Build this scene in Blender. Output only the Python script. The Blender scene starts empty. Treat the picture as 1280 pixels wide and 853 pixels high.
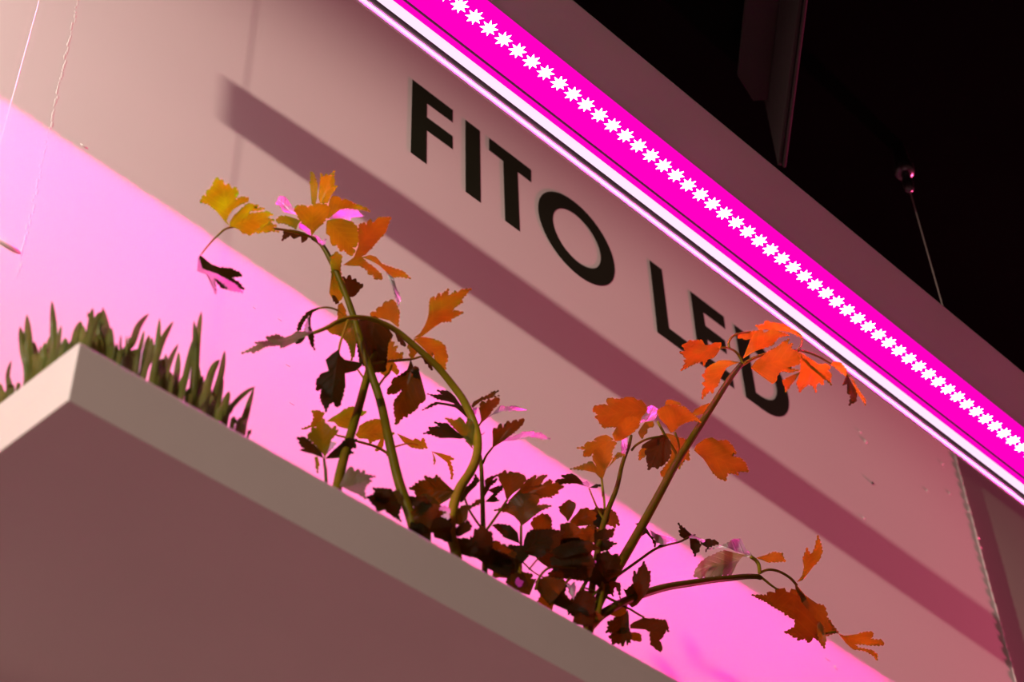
import bpy, bmesh, math, random
from mathutils import Vector, Matrix
random.seed(7)
S = bpy.context.scene
COL = S.collection
# ------------------------------------------------------------------ camera frame
CAM = Vector((-0.30051, -0.58954, -0.62462))
FOC = 2213.3
M = Matrix(((0.713561, -0.700023, -0.028260),
            (0.476026, 0.514038, -0.713557),
            (0.514033, 0.495714, 0.700027)))      # world axes seen from the camera (x right, y down, z forward)
MT = M.transposed()
def ray(px, py):
    return (MT @ Vector((px - 640, py - 426.5, FOC))).normalized()
def P(px, py, Y):                                   # point of the place seen at a photo pixel, on the depth plane y = Y
    r = ray(px, py); return CAM + r * ((Y - CAM.y) / r.y)
def PZ(px, py, Z):
    r = ray(px, py); return CAM + r * ((Z - CAM.z) / r.z)
def pxm(p):                                         # metres per photo pixel at p
    return (p - CAM).length / FOC

# ------------------------------------------------------------------ helpers
def link(o, parent=None):
    COL.objects.link(o)
    if parent: o.parent = parent
    return o
def obj(name, bm, mat, parent=None, smooth=False):
    me = bpy.data.meshes.new(name)
    bm.normal_update(); bm.to_mesh(me); bm.free()
    me.materials.append(mat)
    if smooth:
        for p in me.polygons: p.use_smooth = True
    return link(bpy.data.objects.new(name, me), parent)
def empty(name, loc=(0, 0, 0)):
    o = bpy.data.objects.new(name, None); o.empty_display_size = .02
    o.location = loc; return link(o)
def tag(o, label, cat, group=None):
    o['label'] = label; o['category'] = cat
    if group: o['group'] = group
    return o
def struct(o):
    o['kind'] = 'structure'; return o
def keep(o, parent):                                # parent without moving (parents have no rotation here)
    o.parent = parent; o.matrix_parent_inverse = Matrix.Translation(-Vector(parent.location)); return o
def box(bm, a, b):
    a = Vector(a); b = Vector(b)
    m = Matrix.Translation((a + b) / 2) @ Matrix.Diagonal((abs(b.x - a.x), abs(b.y - a.y), abs(b.z - a.z), 1))
    return bmesh.ops.create_cube(bm, size=1, matrix=m)
def bevel(bm, w, seg=2):
    bmesh.ops.bevel(bm, geom=[e for e in bm.edges], offset=w, segments=seg, affect='EDGES', profile=.5)
def prism_x(bm, prof, x0, x1):                      # extrude a closed (y,z) profile along x
    A = [bm.verts.new((x0, y, z)) for y, z in prof]; B = [bm.verts.new((x1, y, z)) for y, z in prof]
    n = len(prof)
    for i in range(n):
        bm.faces.new((A[i], A[(i + 1) % n], B[(i + 1) % n], B[i]))
    bm.faces.new(A[::-1]); bm.faces.new(B)
    bmesh.ops.recalc_face_normals(bm, faces=bm.faces[:])
def catmull(pts, k=5):
    out = []
    for i in range(len(pts) - 1):
        p0 = pts[max(i - 1, 0)]; p1 = pts[i]; p2 = pts[i + 1]; p3 = pts[min(i + 2, len(pts) - 1)]
        for j in range(k):
            t = j / k
            out.append(.5 * ((2 * p1) + (p2 - p0) * t + (2 * p0 - 5 * p1 + 4 * p2 - p3) * t * t + (3 * p1 - p0 - 3 * p2 + p3) * t ** 3))
    out.append(pts[-1]); return out
def tube(bm, pts, radii, sides=8, k=5):
    pts = [Vector(p) for p in pts]
    pr = [Vector((r, 0, 0)) for r in radii]
    C = catmull(pts, k) if len(pts) > 2 else pts
    R = [v.x for v in catmull(pr, k)] if len(pts) > 2 else radii
    rings = []; prev = None
    for i, c in enumerate(C):
        d = (C[min(i + 1, len(C) - 1)] - C[max(i - 1, 0)]).normalized()
        if prev is None:
            u = d.orthogonal().normalized()
        else:
            u = (prev - d * prev.dot(d)).normalized()
        prev = u; w = d.cross(u)
        rings.append([bm.verts.new(c + (u * math.cos(2 * math.pi * s / sides) + w * math.sin(2 * math.pi * s / sides)) * max(R[i], 1e-4)) for s in range(sides)])
    for a, b in zip(rings, rings[1:]):
        for s in range(sides):
            bm.faces.new((a[s], a[(s + 1) % sides], b[(s + 1) % sides], b[s]))
    bm.faces.new(rings[0][::-1]); bm.faces.new(rings[-1])
def lathe(bm, prof, centre, axis_z=True, n=24):
    rings = []
    for r, z in prof:
        rings.append([bm.verts.new(Vector(centre) + Vector((r * math.cos(2 * math.pi * i / n), r * math.sin(2 * math.pi * i / n), z))) for i in range(n)])
    for a, b in zip(rings, rings[1:]):
        for i in range(n):
            bm.faces.new((a[i], a[(i + 1) % n], b[(i + 1) % n], b[i]))
    bm.faces.new(rings[0]); bm.faces.new(rings[-1])
    bmesh.ops.recalc_face_normals(bm, faces=bm.faces[:])

# ------------------------------------------------------------------ materials
def mat(name):
    m = bpy.data.materials.new(name); m.use_nodes = True
    nt = m.node_tree; nt.nodes.clear()
    out = nt.nodes.new('ShaderNodeOutputMaterial'); return m, nt, out
def N(nt, t, **kw):
    n = nt.nodes.new(t)
    for k, v in kw.items():
        if k in n.inputs: n.inputs[k].default_value = v
        else: setattr(n, k, v)
    return n
def paint(name, col, rough=.5, var=.06, scale=6, bump=.0, spec=.3, metal=0, bscale=60):
    m, nt, out = mat(name); L = nt.links.new
    b = N(nt, 'ShaderNodeBsdfPrincipled', Roughness=rough, Metallic=metal); b.inputs['Specular IOR Level'].default_value = spec
    tc = N(nt, 'ShaderNodeTexCoord'); nz = N(nt, 'ShaderNodeTexNoise', Scale=scale, Detail=5.0)
    L(tc.outputs['Object'], nz.inputs['Vector'])
    cr = N(nt, 'ShaderNodeValToRGB')
    cr.color_ramp.elements[0].color = tuple(c * (1 - var) for c in col) + (1,)
    cr.color_ramp.elements[1].color = tuple(min(1, c * (1 + var)) for c in col) + (1,)
    cr.color_ramp.elements[0].position = .3; cr.color_ramp.elements[1].position = .7
    L(nz.outputs['Fac'], cr.inputs['Fac']); L(cr.outputs['Color'], b.inputs['Base Color'])
    if bump:
        n2 = N(nt, 'ShaderNodeTexNoise', Scale=bscale, Detail=3.0); L(tc.outputs['Object'], n2.inputs['Vector'])
        bp = N(nt, 'ShaderNodeBump', Strength=bump, Distance=.001); L(n2.outputs['Fac'], bp.inputs['Height']); L(bp.outputs['Normal'], b.inputs['Normal'])
    L(b.outputs['BSDF'], out.inputs['Surface']); return m
def emit(name, col, s):
    m, nt, out = mat(name)
    e = N(nt, 'ShaderNodeEmission', Color=tuple(col) + (1,), Strength=s); nt.links.new(e.outputs[0], out.inputs['Surface'])
    return m
def leafmat(name, refl, trans, tfac=.62, gloss=.10, rough=.38):
    m, nt, out = mat(name); L = nt.links.new
    uv = N(nt, 'ShaderNodeUVMap'); uv.uv_map = 'UVMap'
    sep = N(nt, 'ShaderNodeSeparateXYZ'); L(uv.outputs[0], sep.inputs[0])
    ab = N(nt, 'ShaderNodeMath', operation='ABSOLUTE'); L(sep.outputs['Y'], ab.inputs[0])
    mu = N(nt, 'ShaderNodeMath', operation='MULTIPLY_ADD'); L(ab.outputs[0], mu.inputs[0]); mu.inputs[1].default_value = -1.1; L(sep.outputs['X'], mu.inputs[2])
    sn = N(nt, 'ShaderNodeMath', operation='MULTIPLY'); L(mu.outputs[0], sn.inputs[0]); sn.inputs[1].default_value = 38.0
    si = N(nt, 'ShaderNodeMath', operation='SINE'); L(sn.outputs[0], si.inputs[0])
    po = N(nt, 'ShaderNodeMapRange'); L(si.outputs[0], po.inputs['Value'])
    po.inputs['From Min'].default_value = .72; po.inputs['From Max'].default_value = 1.0
    mid = N(nt, 'ShaderNodeMapRange'); L(ab.outputs[0], mid.inputs['Value'])
    mid.inputs['From Min'].default_value = .03; mid.inputs['From Max'].default_value = .0
    vmax = N(nt, 'ShaderNodeMath', operation='MAXIMUM'); L(po.outputs[0], vmax.inputs[0]); L(mid.outputs[0], vmax.inputs[1])
    tc = N(nt, 'ShaderNodeTexCoord'); nz = N(nt, 'ShaderNodeTexNoise', Scale=70.0, Detail=4.0); L(tc.outputs['Object'], nz.inputs['Vector'])
    oi = N(nt, 'ShaderNodeObjectInfo')
    hs = N(nt, 'ShaderNodeMapRange'); L(oi.outputs['Random'], hs.inputs['Value']); hs.inputs['To Min'].default_value = .8; hs.inputs['To Max'].default_value = 1.15
    nv = N(nt, 'ShaderNodeMapRange'); L(nz.outputs['Fac'], nv.inputs['Value']); nv.inputs['From Min'].default_value = .3; nv.inputs['From Max'].default_value = .7
    nv.inputs['To Min'].default_value = .78; nv.inputs['To Max'].default_value = 1.12
    vv = N(nt, 'ShaderNodeMath', operation='MULTIPLY_ADD'); L(vmax.outputs[0], vv.inputs[0]); vv.inputs[1].default_value = .12; L(nv.outputs[0], vv.inputs[2])
    tot = N(nt, 'ShaderNodeMath', operation='MULTIPLY'); L(vv.outputs[0], tot.inputs[0]); L(hs.outputs[0], tot.inputs[1])
    def scaled(c):
        v = N(nt, 'ShaderNodeVectorMath', operation='SCALE'); v.inputs[0].default_value = c; L(tot.outputs[0], v.inputs['Scale']); return v.outputs[0]
    d = N(nt, 'ShaderNodeBsdfDiffuse'); t = N(nt, 'ShaderNodeBsdfTranslucent'); g = N(nt, 'ShaderNodeBsdfGlossy', Roughness=rough)
    g.inputs['Color'].default_value = (.9, .9, .9, 1)
    L(scaled(refl), d.inputs['Color']); L(scaled(trans), t.inputs['Color'])
    bp = N(nt, 'ShaderNodeBump', Strength=.5, Distance=.0008); L(vmax.outputs[0], bp.inputs['Height'])
    for s in (d, g): L(bp.outputs['Normal'], s.inputs['Normal'])
    m1 = N(nt, 'ShaderNodeMixShader'); m1.inputs[0].default_value = tfac; L(d.outputs[0], m1.inputs[1]); L(t.outputs[0], m1.inputs[2])
    m2 = N(nt, 'ShaderNodeMixShader'); m2.inputs[0].default_value = gloss; L(m1.outputs[0], m2.inputs[1]); L(g.outputs[0], m2.inputs[2])
    L(m2.outputs[0], out.inputs['Surface']); return m

M_WALL = paint('white_wall_paint', (.75, .66, .64), .5, .02, 2.5, .02, .2, bscale=25)
M_SIDE = paint('grey_wall_paint', (.20, .29, .20), .6, .05, 3)
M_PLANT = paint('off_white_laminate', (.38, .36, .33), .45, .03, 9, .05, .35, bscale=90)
M_SOIL = paint('dark_soil', (.02, .013, .009), .95, .5, 120, 1, .1)
M_LETTER = paint('dark_green_vinyl', (.012, .018, .008), .5, .1, 30, 0, .25)
M_BLACK = paint('matt_black_ceiling', (.0022, .0023, .0021), .95, .2, 4, 0, 0)
M_FLOOR = paint('grey_floor', (.22, .20, .19), .6, .15, 3)
M_HOUSE = paint('pale_lamp_sheet', (.125, .14, .11), .5, .03, 10, .04, .4)
M_ALU = paint('dull_aluminium_reflector', (.40, .36, .40), .5, .05, 20, 0, .2)
M_CABLE = paint('pale_cable', (.75, .70, .68), .35, .05, 50, 0, .5)
M_WIRE = paint('dull_steel_wire', (.13, .11, .10), .5, .05, 50, 0, .2)
M_STEEL = paint('dark_chrome', (.05, .04, .045), .3, .1, 20, 0, .6, metal=.8)
M_BEAM = paint('grey_painted_board', (.026, .020, .020), .7, .08, 5, 0, .05)
LED = (1.0, .012, .41)
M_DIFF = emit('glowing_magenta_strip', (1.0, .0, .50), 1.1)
M_HILITE = emit('glowing_highlight', (1.0, .72, .95), 1.15)  # reflector highlights painted as emission
M_LED_FLARE = emit('glowing_led_flare', (1.0, .62, .9), 9.0)
M_LEAF = leafmat('parsley_leaf', (.018, .026, .002), (.165, .29, .002), .7, .008)
M_RUST = leafmat('parsley_leaf_rusty', (.02, .022, .002), (.105, .13, .001), .65, .006)
M_WHITE_LIT = leafmat('parsley_leaf_white_lit', (.04, .07, .002), (.20, .52, .001), .72, .008)  # white lamp light on the crown put into the leaf colour
M_MID = leafmat('parsley_leaf_shaded_green', (.013, .012, .001), (.085, .085, .001), .6, .004)  # shade on the lower foliage put into the leaf colour
M_DARK = leafmat('parsley_leaf_dark_shaded', (.008, .006, .001), (.035, .032, .001), .5, .002, .5)  # shade of hanging and covered leaves put into the colour
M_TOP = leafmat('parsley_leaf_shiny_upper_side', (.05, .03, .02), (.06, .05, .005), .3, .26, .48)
M_PALE = leafmat('parsley_leaf_pale', (.075, .075, .028), (.10, .11, .01), .45, .03, .45)
M_STEM = leafmat('parsley_stalk', (.070, .060, .002), (.08, .08, .002), .25, .004, .3)
M_PET = leafmat('parsley_leaf_stalk', (.15, .125, .006), (.18, .17, .004), .3, .006, .3)
M_GRASS = leafmat('grass_blade', (.085, .105, .016), (.06, .09, .006), .35, .012, .35)

# ------------------------------------------------------------------ setting
WS = .013                                           # the wall stands 0.75 degrees off the lamp's line
def wallY(x): return .25 + WS * (x - .7)
def wall_pt(u, z, out=0.0): return Vector((u, wallY(u) - out, z))
ZC = .905                                           # ceiling
XR = 1.437                                          # right edge of the white wall
bm = bmesh.new()
x0 = -1.2
vs = []
for (x, d) in ((x0, 0), (XR, 0), (XR, .02), (x0, .02)):
    vs.append((x, wallY(x) + d))
A = [bm.verts.new((x, y, -1.9)) for x, y in vs]; B = [bm.verts.new((x, y, ZC + .03)) for x, y in vs]
for i in range(4): bm.faces.new((A[i], A[(i + 1) % 4], B[(i + 1) % 4], B[i]))
bm.faces.new(A[::-1]); bm.faces.new(B); bmesh.ops.recalc_face_normals(bm, faces=bm.faces[:])
wall = struct(obj('wall_back', bm, M_WALL))
# seam of small bumps down the left of the wall, scuffs, screw, right edge bead: parts of the wall
def wall_hit(px, py):
    r = ray(px, py); t = (.25 + WS * (CAM.x - .7) - CAM.y) / (r.y - WS * r.x); return CAM + r * t
def bump(bm, c, ru, rz, h):
    bmesh.ops.create_uvsphere(bm, u_segments=10, v_segments=6, radius=1,
        matrix=Matrix.Translation(c) @ Matrix.Rotation(math.atan(WS), 4, 'Z') @ Matrix.Diagonal((ru, h, rz, 1)))
bm = bmesh.new()
a = wall_hit(98, 0); b = wall_hit(22, 345)
n = 60
for i in range(n):
    f = i / (n - 1); c = a.lerp(b, f); c.x += random.uniform(-.0012, .0012); c.y = wallY(c.x)
    bump(bm, c, random.uniform(.0007, .0014), (a.z - b.z) / n * random.uniform(.3, .75), random.uniform(.00006, .00022))
obj('seam', bm, M_WALL, wall, True)
bm = bmesh.new()
for px, py, ru, rz, h in ((105, 183, .006, .002, .001), (8, 306, .02, .004, .0025), (1082, 552, .005, .004, .0009), (1075, 540, .004, .002, .0008), (1159, 614, .003, .003, .0008),
        (1187, 617, .003, .003, .0008), (1178, 580, .004, .002, .0009), (1080, 648, .003, .002, .0007), (1208, 625, .005, .002, .001), (1211, 640, .004, .002, .001), (1222, 672, .008, .002, .0012), (1225, 684, .007, .002, .001),
        (350, 400, .004, .001, .0006), (360, 457, .004, .001, .0006), (318, 385, .003, .001, .0006), (365, 505, .005, .001, .0006), (1045, 835, .006, .004, .001), (1035, 825, .008, .002, .001)):
    c = wall_hit(px, py); bump(bm, c, ru * .6, rz * .7, h)
obj('scuff', bm, M_WALL, wall, True)
c = wall_hit(1090.5, 604.5); bm = bmesh.new(); bump(bm, c, .0022, .0022, .0014); obj('screw', bm, M_STEEL, wall, True)
bm = bmesh.new()
for k in range(70):                                  # rough bead of the panel edge
    z = -.2 + k * .0175
    bmesh.ops.create_uvsphere(bm, u_segments=8, v_segments=5, radius=1, matrix=Matrix.Translation((XR - .0015 + random.uniform(-.0006, .0006), wallY(XR) + .001, z)) @ Matrix.Diagonal((.0022, .0022, .0125, 1)))
obj('edge_bead', bm, M_WALL, wall, True)
bm = bmesh.new(); box(bm, (1.2, .284, -1.9), (4.5, .33, 1.35)); struct(obj('wall_right', bm, M_SIDE))
bm = bmesh.new(); box(bm, (-3, -3, ZC + .03), (4.5, .2597, ZC + .09)); struct(obj('ceiling', bm, M_BLACK))
bm = bmesh.new(); box(bm, (-3, -3, -1.95), (4.5, 1.2, -1.9)); struct(obj('floor', bm, M_FLOOR))

# ------------------------------------------------------------------ lettering FITO LED
ZB, ZT, ST, SB = .7284, .8450, .0212, .0206
def extr(name, polys, parent):
    bm = bmesh.new()
    for outer in polys:
        F = [bm.verts.new(wall_pt(u, z, .0003)) for u, z in outer]; K = [bm.verts.new(wall_pt(u, z, -.0003)) for u, z in outer]
        n = len(outer)
        bm.faces.new(F).normal_update(); bm.faces.new(K[::-1]).normal_update()
        for i in range(n): bm.faces.new((F[i], F[(i + 1) % n], K[(i + 1) % n], K[i]))
    bmesh.ops.triangulate(bm, faces=[f for f in bm.faces if len(f.verts) > 4])
    bmesh.ops.recalc_face_normals(bm, faces=bm.faces[:])
    return obj(name, bm, M_LETTER, parent)
def ringpoly(name, outer, inner, parent):
    bm = bmesh.new(); n = len(outer); R = {}
    for key, loop, o in (('fo', outer, .0003), ('fi', inner, .0003), ('ko', outer, -.0003), ('ki', inner, -.0003)):
        R[key] = [bm.verts.new(wall_pt(u, z, o)) for u, z in loop]
    for i in range(n):
        j = (i + 1) % n
        for a, b in (('fo', 'fi'), ('ki', 'ko'), ('ko', 'fo'), ('fi', 'ki')):
            bm.faces.new((R[a][i], R[a][j], R[b][j], R[b][i]))
    bmesh.ops.recalc_face_normals(bm, faces=bm.faces[:])
    return obj(name, bm, M_LETTER, parent)
sign = empty('wall_lettering')
tag(sign, 'dark green capital letters FITO LED on the pale wall below the magenta lamp', 'lettering')
u = .4337
extr('letter', [[(u, ZB - .0015), (u + ST, ZB - .0015), (u + ST, .7795), (.4910, .7803), (.4912, .8015), (u + ST, .8008), (u + ST, .8235), (.4913, .8243), (.4917, ZT), (u + .0005, ZT)]], sign)
extr('letter', [[(.5088, ZB), (.5300, ZB), (.5314, ZT), (.5100, ZT)]], sign)
extr('letter', [[(.5650, ZB), (.5864, ZB), (.5872, .8236), (.6078, .8236), (.6088, ZT), (.5451, ZT), (.5445, .8240), (.5655, .8238)]], sign)
cx, cz = .6766, .7868; nn = 72
ringpoly('letter', [(cx + .0600 * math.cos(2 * math.pi * i / nn), cz + .0600 * math.sin(2 * math.pi * i / nn)) for i in range(nn)],
         [(cx + .0375 * math.cos(2 * math.pi * i / nn), cz + .0385 * math.sin(2 * math.pi * i / nn)) for i in range(nn)], sign)
extr('letter', [[(.8000, ZB), (.8560, ZB), (.8560, .7497), (.8220, .7497), (.8224, ZT), (.8014, ZT)]], sign)
extr('letter', [[(.8712, ZB), (.9310, ZB), (.9310, .7497), (.8922, .7497), (.8922, .7800), (.9270, .7800), (.9270, .8022), (.8922, .8022), (.8922, .8238), (.9318, .8240), (.9326, ZT), (.8722, ZT)]], sign)
def dloop(u0, u1, z0, z1, k=24):
    r = (z1 - z0) / 2; zc = (z0 + z1) / 2; uc = u1 - r
    pts = [(u0, z0)]
    for i in range(k + 1):
        a = -math.pi / 2 + math.pi * i / k; pts.append((uc + r * math.cos(a), zc + r * math.sin(a)))
    pts.append((u0, z1)); return pts
ringpoly('letter', dloop(.9520, 1.0415, ZB, ZT), dloop(.9735, 1.0190, ZB + .0213, ZT - .0213), sign)

# ------------------------------------------------------------------ hanging luminaire
LX0, LX1 = -.29, 1.30
lum = empty('plant_lamp', (.5, 0, .6))
tag(lum, 'long magenta LED plant lamp with white star dots hanging across the wall', 'lamp')
ZP = .593
bm = bmesh.new()
prism_x(bm, [(-.0468, ZP), (.0014, ZP), (.0461, ZP), (.0482, ZP + .004), (.0482, .614), (.006, .614), (.006, ZP + .0014), (-.0468, ZP + .0008)], LX0 - .03, LX1 + .03)
keep(obj('housing', bm, M_HOUSE), lum)
bm = bmesh.new()
prism_x(bm, [(.0484, .5930), (.0490, .5900), (.0500, .5850), (.0518, .5812), (.0541, .5762), (.0543, .5762), (.0544, .5900), (.0585, .5900), (.0583, .5690), (.0580, .5640), (.0594, .5636), (.0600, .614), (.0484, .614)], LX0 - .03, LX1 + .03)
keep(obj('reflector', bm, M_ALU), lum)
bm = bmesh.new(); prism_x(bm, [(.0010, ZP - .0012), (.0459, ZP - .0012), (.0459, ZP - .0001), (.0010, ZP - .0001)], LX0, LX1)
keep(obj('light_strip', bm, M_DIFF), lum)
def strip_part(name, prof, m_):
    bm = bmesh.new(); prism_x(bm, prof, LX0, LX1); return keep(obj(name, bm, m_), lum)
strip_part('side_reflection', [(.0484, .5918), (.0500, .5850), (.0497, .5849), (.0481, .5917)], M_DIFF)  # magenta strip's reflection on the reflector, painted as a glowing sliver
strip_part('ridge_highlight', [(.0501, .5846), (.0518, .5808), (.0541, .5758), (.0538, .5757), (.0515, .5806), (.0498, .5845)], M_HILITE)  # bright reflection along the ridge, painted as emission
strip_part('rim_highlight', [(.0583, .5715), (.0582, .5662), (.0578, .5660), (.0579, .5715)], M_HILITE)  # bright reflection inside the lip, painted as emission
# a led with the star flare of its light built into the outline
def led_flare_mesh():
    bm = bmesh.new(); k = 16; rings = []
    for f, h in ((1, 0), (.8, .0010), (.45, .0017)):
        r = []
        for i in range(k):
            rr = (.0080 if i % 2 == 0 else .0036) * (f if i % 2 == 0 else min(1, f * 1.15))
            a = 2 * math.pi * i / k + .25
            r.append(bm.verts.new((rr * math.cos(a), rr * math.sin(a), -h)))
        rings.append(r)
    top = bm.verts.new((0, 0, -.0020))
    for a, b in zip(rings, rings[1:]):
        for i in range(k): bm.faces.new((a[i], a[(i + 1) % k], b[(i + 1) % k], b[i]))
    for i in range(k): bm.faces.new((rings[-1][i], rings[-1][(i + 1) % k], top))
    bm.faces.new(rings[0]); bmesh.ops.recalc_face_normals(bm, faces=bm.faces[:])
    me = bpy.data.meshes.new('led_star_flare'); bm.to_mesh(me); bm.free(); me.materials.append(M_LED_FLARE); return me
cm = led_flare_mesh(); PITCH = .016656; XC = .3019 - 36 * PITCH
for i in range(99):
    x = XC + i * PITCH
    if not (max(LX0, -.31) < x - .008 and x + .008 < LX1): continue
    o = link(bpy.data.objects.new('led_star_flare', cm)); o.location = (x, .0196, ZP - .0012); keep(o, lum)
# suspension cable of the lamp up to its ceiling boss
cy_ = -.010; cp = P(1156, 304, cy_); cx_ = cp.x
cab = empty('lamp_cable', (cx_, cy_, ZP + .0012))
tag(cab, 'thin suspension cable from a round ceiling fixing down to the magenta lamp', 'cable')
bm = bmesh.new(); tube(bm, [(cx_, cy_, ZP + .0008), (cx_, cy_, ZC - .022)], [.0008, .0008], 8); keep(obj('wire', bm, M_WIRE), cab)
bm = bmesh.new(); lathe(bm, [(.0025, ZC - .047), (.0052, ZC - .044), (.0058, ZC - .036), (.0058, ZC - .028), (.0048, ZC - .026), (.0048, ZC - .017)], (cx_, cy_, 0)); keep(obj('gripper', bm, M_STEEL, None, True), cab)
bm = bmesh.new(); lathe(bm, [(.006, ZC - .019), (.010, ZC - .018), (.0112, ZC - .014), (.0112, ZC - .006), (.009, ZC - .003), (.008, ZC + .03)], (cx_, cy_, 0)); keep(obj('ceiling_fixing', bm, M_STEEL, None, True), cab)

# ------------------------------------------------------------------ board hanging from the ceiling
tip = PZ(977, 207, .80); near = PZ(1003.5, 0, .80)
d = (near - tip); d.z = 0; d.normalize(); side = Vector((-d.y, d.x, 0))
if side.x > 0: side = -side                          # to the left of the board
bb = empty('ceiling_board', tip)
tag(bb, 'dim grey board hanging edge-on from the dark ceiling above the lamp', 'board')
def slab(name, corners, off, mat_, parent):
    bm = bmesh.new(); A = [bm.verts.new(c) for c in corners]; B = [bm.verts.new(c + off) for c in corners]
    k = len(corners); bm.faces.new(A); bm.faces.new(B[::-1])
    for i in range(k): bm.faces.new((A[i], A[(i + 1) % k], B[(i + 1) % k], B[i]))
    bmesh.ops.recalc_face_normals(bm, faces=bm.faces[:]); bevel(bm, .0006, 1)
    return keep(obj(name, bm, mat_), parent)
far = tip + d * .75; up = Vector((0, 0, ZC + .03 - .80))
slab('web', [tip, far, far + up, tip + up], side * .004, M_BEAM, bb)
slab('edge_strip', [tip + Vector((0, 0, -.004)) + side * -.001, far + Vector((0, 0, -.004)) + side * -.001, far + Vector((0, 0, .006)) + side * -.001, tip + Vector((0, 0, .006)) + side * -.001], side * -.003, M_BEAM, bb)
f0 = PZ(946, 126,   .891); f1 = PZ(922, 95,   .891)
w = max(.02, (f1 - tip).dot(side)); s0 = (f0 - tip).dot(d); s1 = (f1 - tip).dot(d)
base = tip.copy(); base.z = .891
slab('flange', [base + d * s0 + side * .004, base + d * (s0) + side * (.5 * w), base + d * s1 + side * w, base + d * .7 + side * w, base + d * .7 + side * .004], Vector((0, 0, .004)), M_BEAM, bb)

# ------------------------------------------------------------------ planter
XE, SK = 1.75, -.06                                  # right end, skew of the left end
DEP, TH, RIM, FILL = .2385, .0397, .011, .010
pl = empty('planter_box', (0, 0, -TH))
tag(pl, 'long white planter box seen from below, grass and parsley growing over its edge', 'planter')
bm = bmesh.new()
def loopv(i, z):
    return [bm.verts.new(v) for v in ((i + SK * i, i, z), (XE - i, i, z), (XE - i, DEP - i, z), (SK * (DEP - i) + i, DEP - i, z))]
o0 = loopv(0, -TH); o1 = loopv(0, 0); i1 = loopv(RIM, 0); i0 = loopv(RIM, -.028)
for a, b in ((o0, o1), (o1, i1), (i1, i0)):
    for k in range(4): bm.faces.new((a[k], a[(k + 1) % 4], b[(k + 1) % 4], b[k]))
bm.faces.new(i0); bm.faces.new(o0[::-1]); bmesh.ops.recalc_face_normals(bm, faces=bm.faces[:])
bevel(bm, .0008, 2)
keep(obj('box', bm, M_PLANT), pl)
bm = bmesh.new()
i = RIM - .0005; nx, ny = 90, 12; G = []
for a in range(nx + 1):
    row = []
    for b in range(ny + 1):
        y = i + (DEP - 2 * i) * b / ny; xl = SK * y + i; x = xl + (XE - i - xl) * a / nx
        row.append(bm.verts.new((x, y, -FILL + random.uniform(-.002, .002))))
    G.append(row)
for a in range(nx):
    for b in range(ny): bm.faces.new((G[a][b], G[a + 1][b], G[a + 1][b + 1], G[a][b + 1]))
keep(obj('soil', bm, M_SOIL, None, True), pl)
# cable at the planter's left end
sy = .163; sp = P(25, 88, sy); sx = sp.x
pc = empty('planter_cable', (sx, sy, 0)); tag(pc, 'thin pale cord running down the wall at the far left', 'cord')
bm = bmesh.new(); tube(bm, [(sx, sy, -.001), (sx, sy, ZC + .03)], [.0003, .0003], 8); keep(obj('cord', bm, M_CABLE), pc)
bm = bmesh.new(); lathe(bm, [(.002, -.0005), (.0028, .001), (.0028, .008), (.0012, .010)], (sx, sy, 0), n=12); keep(obj('ferrule', bm, M_STEEL), pc)

# ------------------------------------------------------------------ plants: builders
CROP = {'A': (230, 200, 6.4), 'B': (380, 200, 6.4), 'C': (290, 320, 6.4), 'D': (440, 340, 6.4), 'E': (360, 460, 6.4), 'F': (500, 470, 6.4),
        'G': (420, 570, 6.4), 'H': (580, 580, 6.4), 'I': (700, 480, 6.4), 'J': (820, 390, 4.741), 'K': (650, 640, 6.4), 'L': (840, 650, 4.561),
        'M': (700, 700, 7.106), 'N': (0, 370, 6.4), 'O': (130, 380, 4.93), 'Q': (0, 320, 2.667), 'Z': (800, 533, 2.667), 'R': (640, 640, 6.092), 'T': (540, 640, 7.7), 'X': (0, 0, 1)}
def cv(crop, pts):
    ox, oy, s = CROP[crop]; return [(ox + x / s, oy + y / s) for x, y in pts]
DEFAULT = {'m': M_LEAF}
def serrate(pp):                                    # fine saw teeth on the outer margin
    bx, by = pp[0]; far = max(math.hypot(x - bx, y - by) for x, y in pp)
    if far < 12: return pp
    area = sum(pp[i - 1][0] * pp[i][1] - pp[i][0] * pp[i - 1][1] for i in range(len(pp)))
    sg = 1 if area > 0 else -1; out = []
    for i in range(len(pp)):
        a = pp[i]; b = pp[(i + 1) % len(pp)]; out.append(a)
        l = math.hypot(b[0] - a[0], b[1] - a[1])
        da = math.hypot(a[0] - bx, a[1] - by) / far; db = math.hypot(b[0] - bx, b[1] - by) / far
        if l < 4.5 or min(da, db) < .38: continue
        k = max(1, round(l / 4.8)); dx, dy = (b[0] - a[0]) / l, (b[1] - a[1]) / l; nx, ny = dy * sg, -dx * sg
        up = db > da
        for q in range(k):
            h = random.uniform(.7, 1.35); f = (q + (.72 if up else .28)) / k
            out.append((a[0] + dx * l * f + nx * h, a[1] + dy * l * f + ny * h))
            if q < k - 1:
                f = (q + 1.0) / k; out.append((a[0] + dx * l * f - nx * .35, a[1] + dy * l * f - ny * .35))
    return out
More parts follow.
